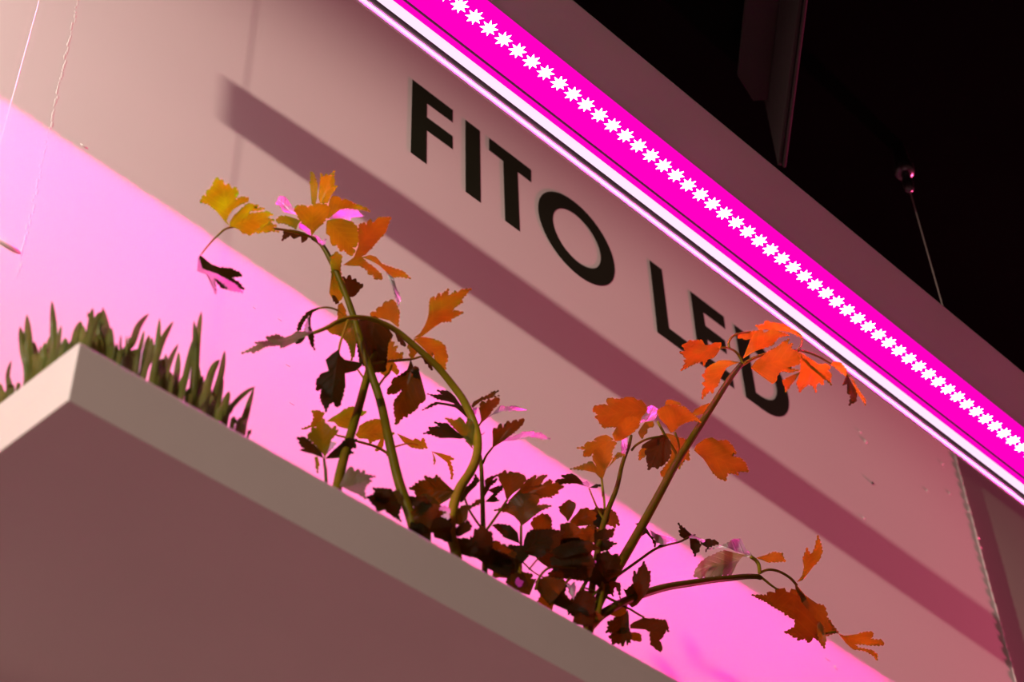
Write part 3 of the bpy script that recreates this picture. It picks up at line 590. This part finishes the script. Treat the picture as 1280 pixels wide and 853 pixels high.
leaf(s5, 'J', [(700, 110), (620, 108), (588, 82), (640, 72), (650, 52), (665, 48), (680, 65), (700, 60), (760, 74), (820, 110), (868, 152), (800, 122), (735, 115)], 0.039, .5)
leaf(s5, 'J', [(560, 328), (590, 290), (620, 270), (660, 240), (690, 220), (730, 205), (755, 180), (792, 163), (780, 198), (812, 188), (800, 220), (862, 250), (852, 310), (780, 332), (850, 348), (800, 362), (740, 352), (718, 380), (712, 412), (690, 427), (640, 392), (600, 362)], 0.041, .75)
leaf(s5, 'J', [(860, 250), (900, 272), (935, 290), (962, 312), (1012, 308), (1035, 330), (1018, 350), (1042, 370), (1028, 390), (1035, 425), (1010, 400), (992, 402), (988, 432), (968, 418), (950, 432), (948, 478), (930, 440), (905, 425), (880, 440), (848, 468), (830, 412), (858, 340)], 0.042, .1)
leaf(s5, 'J', [(855, 345), (830, 402), (795, 438), (770, 488), (762, 440), (748, 412), (782, 388), (830, 362)], 0.044, .1)
leaf(s5, 'J', [(1030, 312), (1058, 290), (1092, 298), (1130, 342), (1125, 378), (1090, 352), (1058, 332)], 0.041, .4)
leaf(s5, 'J', [(1130, 368), (1155, 412), (1178, 450), (1192, 492), (1185, 532), (1160, 540), (1143, 553), (1155, 490), (1132, 485), (1132, 430), (1103, 440), (1122, 392)], 0.040, 1.8, M_DARK)
leaf(s5, 'J', [(1150, 385), (1175, 410), (1192, 450), (1240, 518), (1242, 555), (1225, 522), (1180, 462)], 0.039, .7)
stem(s5, 'I', [(940, 580), (900, 510), (850, 430), (780, 300)], .066, 2.0, 1.6, 'leaf_stalk')
stem(s5, 'I', [(945, 580), (950, 490), (920, 390)], .066, 1.8, 1.5, 'leaf_stalk')
leaf(s5, 'I', [(885, 390), (850, 332), (800, 282), (778, 230), (800, 202), (850, 177), (920, 170), (1000, 190), (1062, 242), (1095, 275), (1133, 317), (1070, 300), (1010, 310), (952, 342), (925, 372)], .064, .35)
leaf(s5, 'I', [(905, 167), (840, 170), (845, 145), (862, 128), (900, 128), (930, 142), (958, 152), (975, 172)], .067, .6)
leaf(s5, 'I', [(1055, 232), (1080, 200), (1110, 190), (1160, 165), (1200, 152), (1247, 150), (1215, 175), (1190, 202), (1165, 235), (1140, 242), (1092, 262)], .068, .15)
leaf(s5, 'I', [(830, 405), (800, 412), (732, 442), (660, 490), (650, 512), (702, 520), (675, 550), (692, 575), (688, 600), (702, 640), (703, 692), (735, 670), (760, 672), (775, 688), (800, 665), (830, 652), (872, 600), (892, 540), (882, 462)], .06, 1.75, M_DARK)
leaf(s5, 'I', [(810, 395), (870, 400), (962, 430), (1062, 440), (1030, 490), (1035, 610), (1000, 600), (955, 690), (930, 650), (835, 745), (800, 702), (880, 602), (892, 540), (882, 462)], .072, .1)
leaf(s5, 'I', [(705, 480), (640, 530), (632, 560), (630, 610), (660, 590), (690, 575), (720, 520)], .072, .1)
leaf(s5, 'Z', [(180, 78), (188, 60), (215, 42), (240, 38), (262, 50), (290, 48), (310, 70), (322, 92), (300, 100), (335, 105), (352, 120), (362, 152), (322, 155), (330, 167), (292, 160), (287, 187), (262, 176), (240, 150), (212, 110)], .068, .2)
# side stalk with the orange head in the middle right
s6 = stem(p5, 'X', [(736, 770), (743, 715), (752, 665), (760, 638), (771, 610), (778, 580), (786, 558), (789, 545)], (.05, .06), 4.6, 1.8, root=True)
stem(s6, 'I', [(575, 530), (610, 490), (680, 450), (750, 430), (820, 420)], .06, 1.6, 1.3, 'leaf_stalk')
stem(s6, 'I', [(345, 900), (340, 830), (335, 750)], .058, 1.5, 1.3, 'leaf_stalk')
stem(s6, 'H', [(1120, 450), (1060, 340), (1000, 195)], .058, 1.5, 1.0, 'leaf_stalk')
stem(s6, 'H', [(1130, 460), (1122, 300), (1100, 110)], .058, 1.6, 1.4, 'leaf_stalk')
leaf(s6, 'I', [(695, 200), (670, 270), (640, 300), (560, 320), (500, 335), (450, 352), (400, 350), (350, 352), (312, 302), (300, 280), (278, 252), (302, 240), (262, 210), (270, 172), (340, 163), (385, 170), (372, 128), (410, 118), (440, 125), (480, 122), (540, 103), (590, 108), (622, 132), (652, 128), (690, 168)], .058, .25)
leaf(s6, 'I', [(440, 455), (418, 402), (450, 350), (480, 320), (510, 312), (515, 282), (540, 265), (590, 258), (622, 275), (638, 300), (632, 350), (580, 392), (530, 432), (482, 457)], .054, .5)
leaf(s6, 'I', [(690, 300), (640, 312), (655, 270), (690, 228), (702, 182), (742, 168), (778, 192), (772, 260), (752, 292)], .057, 2.3)
leaf(s6, 'I', [(680, 305), (640, 360), (628, 402), (640, 425), (657, 445), (675, 410), (692, 400), (700, 362), (720, 350), (748, 342), (745, 300)], .059, .9)
leaf(s6, 'I', [(430, 440), (412, 430), (372, 408), (330, 415), (300, 425), (268, 450), (292, 460), (250, 465), (208, 470), (195, 500), (130, 510), (200, 522), (185, 550), (192, 582), (242, 580), (272, 540), (342, 490)], .06, .6)
leaf(s6, 'I', [(335, 765), (300, 692), (282, 640), (262, 600), (268, 540), (330, 490), (380, 460), (422, 455), (455, 470), (420, 532), (412, 610), (372, 680), (350, 742)], .055, .8)
leaf(s6, 'I', [(332, 765), (280, 712), (192, 690), (78, 682), (130, 668), (180, 648), (250, 620), (282, 650), (312, 702)], .056, 1.2)
leaf(s6, 'I', [(375, 680), (420, 610), (445, 570), (472, 550), (525, 570), (450, 602), (412, 642)], .058, 1.3)
leaf(s6, 'I', [(500, 440), (485, 480), (490, 540), (520, 565), (538, 490), (540, 430)], .057, 2.2)
leaf(s6, 'H', [(1000, 195), (960, 182), (900, 160), (860, 158), (800, 162), (760, 168), (716, 170), (742, 128), (805, 122), (775, 93), (850, 78), (880, 85), (900, 98), (942, 140), (985, 175)], .06, 1.7, M_DARK)
leaf(s6, 'H', [(1000, 195), (960, 170), (945, 145), (985, 135), (1005, 160)], .058, 2.3)
leaf(s6, 'H', [(1000, 190), (1040, 172), (1070, 165), (1098, 175), (1050, 197)], .06, 1.9, M_DARK)
# leafy heart
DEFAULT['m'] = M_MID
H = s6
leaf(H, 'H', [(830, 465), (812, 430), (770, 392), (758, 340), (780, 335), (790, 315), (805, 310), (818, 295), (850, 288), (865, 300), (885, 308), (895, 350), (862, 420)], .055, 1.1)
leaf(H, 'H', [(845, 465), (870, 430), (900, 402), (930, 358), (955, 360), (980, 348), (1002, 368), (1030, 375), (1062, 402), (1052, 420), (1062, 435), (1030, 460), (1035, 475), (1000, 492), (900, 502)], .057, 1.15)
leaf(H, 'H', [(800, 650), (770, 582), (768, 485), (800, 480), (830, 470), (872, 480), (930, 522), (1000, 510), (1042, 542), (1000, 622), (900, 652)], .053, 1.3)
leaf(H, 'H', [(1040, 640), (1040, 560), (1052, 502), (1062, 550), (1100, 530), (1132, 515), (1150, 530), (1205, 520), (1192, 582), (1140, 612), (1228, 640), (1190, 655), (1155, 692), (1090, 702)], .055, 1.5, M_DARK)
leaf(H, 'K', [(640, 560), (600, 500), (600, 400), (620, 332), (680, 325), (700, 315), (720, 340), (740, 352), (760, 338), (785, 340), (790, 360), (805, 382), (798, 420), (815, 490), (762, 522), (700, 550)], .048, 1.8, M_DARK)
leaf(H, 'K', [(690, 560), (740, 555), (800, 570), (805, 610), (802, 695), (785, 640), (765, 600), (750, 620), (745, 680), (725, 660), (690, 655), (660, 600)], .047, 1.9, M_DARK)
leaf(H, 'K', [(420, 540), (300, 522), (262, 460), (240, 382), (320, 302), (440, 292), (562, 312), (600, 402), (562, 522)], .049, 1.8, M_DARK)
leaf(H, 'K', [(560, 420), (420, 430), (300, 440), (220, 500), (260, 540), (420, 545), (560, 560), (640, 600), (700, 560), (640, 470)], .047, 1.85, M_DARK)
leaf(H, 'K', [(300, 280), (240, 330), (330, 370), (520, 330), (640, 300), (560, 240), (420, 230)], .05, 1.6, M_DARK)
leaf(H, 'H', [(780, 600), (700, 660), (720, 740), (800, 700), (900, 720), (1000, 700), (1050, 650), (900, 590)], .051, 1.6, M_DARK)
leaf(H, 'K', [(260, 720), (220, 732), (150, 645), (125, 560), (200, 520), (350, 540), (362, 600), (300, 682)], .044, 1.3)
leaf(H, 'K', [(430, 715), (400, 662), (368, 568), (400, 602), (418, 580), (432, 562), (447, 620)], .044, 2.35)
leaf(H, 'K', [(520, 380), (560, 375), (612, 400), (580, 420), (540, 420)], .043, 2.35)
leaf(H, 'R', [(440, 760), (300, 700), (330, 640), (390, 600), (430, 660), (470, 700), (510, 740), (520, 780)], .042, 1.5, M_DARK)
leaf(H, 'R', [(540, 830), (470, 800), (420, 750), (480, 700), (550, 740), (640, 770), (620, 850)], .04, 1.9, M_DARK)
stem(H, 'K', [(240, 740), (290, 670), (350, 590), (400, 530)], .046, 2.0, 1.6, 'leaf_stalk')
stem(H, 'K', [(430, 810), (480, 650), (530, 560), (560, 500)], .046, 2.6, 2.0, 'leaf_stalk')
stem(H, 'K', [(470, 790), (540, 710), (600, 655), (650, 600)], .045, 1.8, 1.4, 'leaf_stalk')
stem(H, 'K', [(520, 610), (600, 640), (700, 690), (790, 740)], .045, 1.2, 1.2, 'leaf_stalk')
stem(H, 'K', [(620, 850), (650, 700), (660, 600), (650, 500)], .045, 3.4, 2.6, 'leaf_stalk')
DEFAULT['m'] = M_LEAF
# small dark leaves low between the stalks
def small_leaf(parent, px, py, a, r_, Y, m_):
    pts = []
    for k, (f, w_) in enumerate(((0, 0), (.25, .22), (.45, .5), (.62, .42), (.72, .55), (.85, .3), (1.0, .0), (.85, -.3), (.72, -.55), (.62, -.42), (.45, -.5), (.25, -.22))):
        f += random.uniform(-.04, .04) if k else 0; w_ *= random.uniform(.8, 1.15)
        pts.append((px + r_ * (f * math.cos(a) - w_ * math.sin(a)), py + r_ * (f * math.sin(a) + w_ * math.cos(a))))
    leaf(parent, 'X', pts, Y, random.uniform(1.4, 2.0), m_)
for k in range(26):
    px = random.uniform(470, 735); ed = 431 + (px - 99.4) * .5627
    small_leaf(s4 if px < 620 else H, px, ed - random.uniform(-4, 26), random.uniform(-2.7, -.4), random.uniform(22, 36), random.uniform(.035, .075), random.choice((M_DARK, M_DARK, M_MID)))
for k in range(9):
    px = random.uniform(665, 760); py = random.uniform(655, 720)
    small_leaf(H, px, py, random.uniform(-3.1, .2), random.uniform(24, 36), random.uniform(.055, .08), random.choice((M_DARK, M_DARK, M_MID)))
# thin runner to the right with a pink leaf
r5 = stem(p5, 'K', [(740, 540), (810, 490), (950, 390), (1080, 300), (1180, 265), (1280, 240), (1345, 205), (1400, 185)], (.05, .06), 2.0, 1.0, 'runner')
leaf(r5, 'K', [(1040, 150), (1085, 178), (1150, 190), (1200, 215), (1258, 240), (1200, 243), (1150, 262), (1110, 252), (1080, 232), (1055, 195)], .056, 2.35)
leaf(r5, 'K', [(985, 100), (1020, 140), (1048, 190), (1090, 250), (1080, 290), (1060, 230), (1010, 170), (975, 195), (955, 185), (965, 130), (920, 97), (950, 92)], .056, 1.9, M_DARK)
leaf(r5, 'K', [(1090, 290), (1115, 262), (1160, 265), (1140, 275), (1112, 285)], .056, 1.9, M_DARK)
leaf(r5, 'L', [(100, 105), (80, 115), (50, 100), (38, 62), (48, 60), (33, 22), (80, 58), (108, 80), (130, 98), (150, 120), (168, 150), (158, 165), (150, 190), (138, 195), (130, 218), (118, 180), (105, 165)], .06, 1.7, M_DARK)
leaf(r5, 'L', [(90, 105), (110, 85), (150, 100), (190, 120), (180, 128), (140, 110)], .059, 2.35)
leaf(r5, 'L', [(165, 140), (160, 122), (200, 108), (250, 118), (268, 140), (212, 157), (190, 185), (200, 160)], .062, 1.8, M_DARK)
# arching stalk with the drooping leaves at the right
a5 = stem(p5, 'M', [(255, 610), (280, 580), (360, 500), (450, 440), (600, 360), (780, 290), (960, 240), (1137, 212), (1350, 180), (1500, 165), (1640, 150), (1745, 150), (1780, 160)], (.045, .06), 6.5, 3.0, root=True)
stem(a5, 'L', [(490, 315), (530, 345), (560, 370), (600, 398)], .06, 1.7, 1.3, 'leaf_stalk')
stem(a5, 'L', [(500, 305), (530, 290), (560, 285), (600, 292), (640, 310), (680, 338), (712, 375)], .06, 1.6, 1.7, 'leaf_stalk')
stem(a5, 'L', [(500, 305), (495, 260), (478, 232), (450, 212)], .06, 2.4, 2.2, 'leaf_stalk')
stem(a5, 'L', [(870, 655), (905, 645), (945, 640)], .058, 1.6, 1.4, 'leaf_stalk')
leaf(a5, 'L', [(700, 360), (705, 402), (680, 398), (672, 420), (652, 415), (645, 395), (615, 400), (588, 392), (590, 422), (560, 412), (540, 415), (542, 432), (500, 422), (448, 410), (490, 440), (520, 455), (560, 482), (640, 532), (642, 552), (662, 552), (680, 575), (702, 582), (705, 605), (700, 628), (640, 660), (690, 682), (690, 692), (718, 690), (722, 712), (760, 690), (780, 722), (802, 702), (806, 682), (820, 690), (868, 733), (878, 650), (862, 610), (832, 570), (815, 540), (780, 460)], .058, .35, M_RUST, bend=.16)
leaf(a5, 'L', [(702, 360), (730, 395), (762, 432), (800, 460), (832, 482), (868, 492), (888, 540), (880, 552), (905, 575), (912, 592), (948, 640), (915, 645), (880, 662), (868, 612), (820, 562), (790, 532), (740, 472)], .061, .9, M_RUST)
leaf(a5, 'L', [(845, 580), (870, 620), (880, 680), (868, 735), (845, 705), (830, 650), (825, 600)], .056, 1.4, M_RUST)
leaf(a5, 'L', [(945, 640), (980, 655), (1062, 655), (1100, 643), (1140, 638), (1148, 658), (1132, 680), (1195, 683), (1208, 710), (1120, 712), (1040, 710), (1062, 730), (1140, 740), (1172, 770), (1170, 803), (1150, 780), (1100, 750), (1030, 735), (990, 702)], .057, .2)
leaf(a5, 'L', [(708, 346), (740, 312), (752, 270), (745, 230), (752, 205), (768, 158), (785, 190), (800, 180), (818, 140), (835, 93), (852, 150), (858, 190), (848, 205), (840, 230), (812, 260), (780, 300), (742, 340)], .058, .35)
leaf(a5, 'L', [(455, 215), (402, 215), (370, 250), (355, 285), (342, 315), (318, 312), (308, 325), (288, 312), (262, 328), (240, 318), (210, 330), (180, 318), (160, 325), (122, 310), (130, 278), (160, 240), (200, 208), (270, 183), (310, 178), (362, 190), (420, 202)], .058, 2.0, M_PALE)
leaf(a5, 'L', [(462, 212), (420, 160), (388, 102), (370, 108), (345, 112), (330, 130), (290, 148), (185, 165), (270, 158), (320, 165), (382, 190), (432, 217)], .06, 2.25)
leaf(a5, 'L', [(478, 218), (520, 205), (545, 198), (580, 185), (635, 190), (632, 205), (648, 238), (592, 240), (540, 242), (510, 230)], .062, 1.0)
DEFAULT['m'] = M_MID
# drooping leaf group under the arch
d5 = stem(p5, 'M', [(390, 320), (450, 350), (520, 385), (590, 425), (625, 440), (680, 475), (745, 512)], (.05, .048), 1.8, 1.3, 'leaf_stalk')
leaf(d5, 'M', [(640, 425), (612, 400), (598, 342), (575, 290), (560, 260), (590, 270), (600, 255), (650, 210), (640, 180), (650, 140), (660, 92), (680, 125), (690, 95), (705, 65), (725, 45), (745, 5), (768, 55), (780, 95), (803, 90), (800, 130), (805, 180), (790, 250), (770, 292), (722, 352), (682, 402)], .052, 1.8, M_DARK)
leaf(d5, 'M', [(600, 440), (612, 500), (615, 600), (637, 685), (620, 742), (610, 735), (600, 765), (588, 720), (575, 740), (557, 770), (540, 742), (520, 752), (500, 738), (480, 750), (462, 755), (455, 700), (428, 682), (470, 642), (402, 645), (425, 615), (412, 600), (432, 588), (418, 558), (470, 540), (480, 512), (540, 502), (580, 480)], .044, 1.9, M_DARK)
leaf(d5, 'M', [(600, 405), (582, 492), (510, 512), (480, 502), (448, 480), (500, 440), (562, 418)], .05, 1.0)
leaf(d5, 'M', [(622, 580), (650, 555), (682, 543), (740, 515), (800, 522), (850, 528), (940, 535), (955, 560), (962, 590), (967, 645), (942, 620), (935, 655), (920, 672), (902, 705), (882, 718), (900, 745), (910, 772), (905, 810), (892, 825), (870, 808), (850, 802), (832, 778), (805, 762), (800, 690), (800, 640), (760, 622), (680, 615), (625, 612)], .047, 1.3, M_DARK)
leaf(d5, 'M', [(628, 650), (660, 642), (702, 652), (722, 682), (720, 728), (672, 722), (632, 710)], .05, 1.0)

# ------------------------------------------------------------------ grass
def blade(parent, crop, line, wpx, Y=None, m=None):
    pp = cv(crop, line)
    if Y is None: Y = random.uniform(.030, .055)
    b = P(pp[0][0], pp[0][1], Y)
    while b.x < SK * b.y + RIM + .008 and Y < .18:
        Y += .004; b = P(pp[0][0], pp[0][1], Y)
    W = [P(x, y, Y + .006 * i * random.uniform(-.5, 1)) for i, (x, y) in enumerate(pp)]
    foot = Vector((b.x + (b.x - W[1].x) * .25, max(b.y, RIM + .004), -.013))
    W = [foot] + W
    wm = wpx / CROP[crop][2] * pxm(b) * .62
    if len(W) == 3:
        W = [W[0], W[1], W[1].lerp(W[2], .5) + Vector((random.uniform(-1, 1), 0, 0)) * .03 * (W[2] - W[1]).length, W[2]]
    C = catmull(W, 5); n = len(C); bm = bmesh.new(); uvl = bm.loops.layers.uv.new('UVMap'); rows = []
    tw = random.uniform(-.5, .5)
    for i, c in enumerate(C):
        f = i / (n - 1); d = (C[min(i + 1, n - 1)] - C[max(i - 1, 0)]).normalized()
        sd = d.cross(-ray(pp[0][0], pp[0][1])).normalized(); nn_ = sd.cross(d)
        sd = (sd * math.cos(tw * f) + nn_ * math.sin(tw * f)); nn_ = sd.cross(d).normalized()
        ww = wm * (min(1, .75 + f) if f < .5 else max(.04, 1 - ((f - .5) / .5) ** 3.2))
        rows.append([bm.verts.new(c - sd * ww), bm.verts.new(c + nn_ * ww * .35), bm.verts.new(c + sd * ww)])
    for i, (r, q) in enumerate(zip(rows, rows[1:])):
        for k in range(2):
            fc = bm.faces.new((r[k], r[k + 1], q[k + 1], q[k]))
            for lp, (uu, vv) in zip(fc.loops, ((i / n, (k - 1) * .2), (i / n, k * .2), ((i + 1) / n, k * .2), ((i + 1) / n, (k - 1) * .2))): lp[uvl].uv = (uu * .1, vv)
    o = obj('blade', bm, m or M_GRASS, None, True); keep_chain(o, parent); return o
GG = 'grass tufts in the white planter'
def tuft(px, py, Y, label):
    p = P(px, py, Y); return tag(empty('grass_tuft', (p.x, p.y, -.012)), label, 'grass', GG)
g1 = tuft(35, 470, .10, 'small tuft of green grass blades left of the white planter corner, leftmost')
for l, w in (([(25, 850), (0, 700)], 40), ([(-20, 860), (-15, 740)], 40), ([(60, 810), (62, 640), (90, 520)], 30), ([(90, 790), (70, 640)], 32), ([(140, 750), (158, 695)], 26),
             ([(222, 690), (185, 420), (160, 245)], 50), ([(228, 680), (228, 400), (215, 150)], 58), ([(290, 610), (282, 480), (272, 365)], 50), ([(308, 570), (325, 398)], 20)):
    blade(g1, 'N', l, w)
g2 = tuft(75, 440, .07, 'tuft of broad grass blades straight behind the white planter corner')
for l, w in (([(345, 570), (360, 370)], 40), ([(378, 550), (400, 320)], 44), ([(425, 510), (428, 280), (415, 40)], 48), ([(455, 475), (470, 350), (490, 238)], 30), ([(500, 445), (522, 335)], 38), ([(520, 430), (532, 345)], 28),
             ([(560, 420), (590, 375)], 30), ([(600, 400), (645, 203)], 62), ([(655, 400), (665, 240)], 44), ([(690, 400), (715, 310), (742, 235)], 50), ([(722, 330), (742, 98)], 40), ([(712, 210), (702, 128)], 16), ([(705, 390), (780, 180), (822, 130)], 40),
             ([(735, 420), (770, 280), (800, 165)], 58), ([(800, 430), (815, 170)], 56), ([(862, 475), (850, 300), (822, 92)], 62), ([(880, 490), (860, 300)], 40), ([(895, 480), (890, 248)], 30)):
    blade(g2, 'N', l, w)
g3 = tuft(200, 490, .045, 'long dense tuft of dark grass blades along the planter front edge')
for l, w in (([(925, 490), (937, 378)], 22), ([(962, 500), (968, 312)], 18), ([(1000, 505), (1010, 318)], 16), ([(1030, 530), (1033, 318)], 18), ([(985, 520), (1060, 370), (1110, 240), (1190, 143)], 46), ([(1065, 570), (1120, 420), (1152, 278)], 30),
             ([(1020, 550), (1050, 470), (1120, 430)], 50), ([(1085, 590), (1122, 418)], 42), ([(1130, 630), (1160, 430), (1192, 313)], 28), ([(1145, 640), (1190, 480), (1212, 330)], 24), ([(1130, 640), (1230, 400)], 40), ([(950, 500), (990, 420)], 36)):
    blade(g3, 'N', l, w)
for l, w in (([(240, 430), (265, 280), (280, 195)], 22), ([(245, 440), (290, 300), (295, 205)], 26), ([(240, 445), (320, 245)], 34), ([(297, 480), (325, 300), (343, 88)], 34), ([(300, 450), (350, 250), (427, 108)], 34), ([(335, 480), (350, 380), (375, 340)], 40),
             ([(372, 505), (400, 370), (457, 247)], 30), ([(385, 510), (380, 308)], 34), ([(430, 545), (450, 420), (460, 297)], 34), ([(452, 555), (492, 438)], 30), ([(475, 580), (530, 330), (562, 200)], 32), ([(540, 605), (565, 300), (555, 103)], 38), ([(556, 560), (580, 200), (600, 48)], 30),
             ([(582, 590), (572, 350)], 34), ([(560, 615), (612, 440)], 36), ([(590, 630), (642, 440)], 40), ([(615, 645), (660, 430), (712, 343)], 40), ([(660, 665), (720, 440), (745, 288)], 34), ([(690, 690), (737, 462)], 28), ([(722, 710), (772, 538)], 42), ([(745, 720), (802, 600)], 34),
             ([(790, 745), (817, 713)], 24), ([(520, 600), (530, 520)], 40), ([(650, 675), (662, 560)], 36), ([(400, 530), (412, 420)], 34), ([(340, 490), (345, 400)], 44), ([(360, 500), (372, 345)], 40), ([(610, 640), (620, 480)], 44), ([(440, 550), (435, 470)], 30), ([(640, 660), (650, 500)], 44), ([(680, 690), (690, 600)], 36), ([(705, 705), (745, 590)], 34),
             ([(850, 800), (870, 700), (925, 518)], 38), ([(885, 830), (908, 772)], 12)):
    blade(g3, 'O', l, w)
blade(g3, 'O', [(745, 715), (795, 625), (870, 550), (932, 510)], 26)
blade(g3, 'O', [(820, 775), (860, 700), (895, 610), (925, 515)], 24)

# ------------------------------------------------------------------ light
def area(name, loc, target, sx, sy, power, col, spread=math.pi):
    l = bpy.data.lights.new(name, 'AREA'); l.shape = 'RECTANGLE'; l.size = sx; l.size_y = sy; l.energy = power; l.color = col; l.spread = spread
    o = link(bpy.data.objects.new(name, l)); o.location = loc
    o.rotation_euler = (Vector(target) - Vector(loc)).to_track_quat('-Z', 'Y').to_euler(); return o
# the led strip's light
l = bpy.data.lights.new('led_strip_light', 'AREA'); l.shape = 'RECTANGLE'; l.size = LX1 - LX0; l.size_y = .003; l.energy = 11.5; l.color = LED
o = link(bpy.data.objects.new('led_strip_light', l)); o.location = ((LX0 + LX1) / 2, .0196, ZP - .0034)
# hall lamp at the left front, level with the hanging lamp, whose shadow it throws along the wall
l = bpy.data.lights.new('hall_lamp', 'SPOT'); l.energy = 500; l.color = (1, .78, .66); l.shadow_soft_size = .018; l.spot_size = math.radians(24); l.spot_blend = .6
o = link(bpy.data.objects.new('hall_lamp', l)); o.location = (-2.58, -.72, .482)
o.rotation_euler = (Vector((.62, .25, .27)) - Vector(o.location)).to_track_quat('-Z', 'Y').to_euler()
# unseen fill from below, added to brighten the planter's underside
area('underside_fill', (.30, -.75, -1.80), (.35, .10, 0), .7, .4, 6.2, (1, .60, .60))
# white lamp of the next stand, just left of the planter
area('side_lamp', (-.55, .02, .50), (.05, .12, .05), .16, .16, 3.6, (1, .98, .95))
# unseen pink fill at the right, added to tint the wall
area('pink_fill', (4.2, .10, .46), (.6, .2, .45), .10, .26, 360, (1, .08, .26))
W_ = bpy.data.worlds.new('hall'); S.world = W_; W_.use_nodes = True
bg = W_.node_tree.nodes['Background']; bg.inputs[0].default_value = (1, .45, .40, 1); bg.inputs[1].default_value = .21

# ------------------------------------------------------------------ camera
cd = bpy.data.cameras.new('camera'); cam = link(bpy.data.objects.new('camera', cd)); S.camera = cam
cd.sensor_fit = 'HORIZONTAL'; cd.sensor_width = 36; cd.lens = FOC / 1280 * 36; cd.clip_start = .01
Rw = (Matrix(((1, 0, 0), (0, -1, 0), (0, 0, -1))) @ M).transposed().to_4x4()
cam.matrix_world = Matrix.Translation(CAM) @ Rw
cd.dof.use_dof = True; cd.dof.focus_distance = 1.42; cd.dof.aperture_fstop = 11
S.view_settings.view_transform = 'Standard'; S.view_settings.look = 'None'; S.view_settings.gamma = 1; S.view_settings.use_curve_mapping = False
S.view_settings.exposure = 0
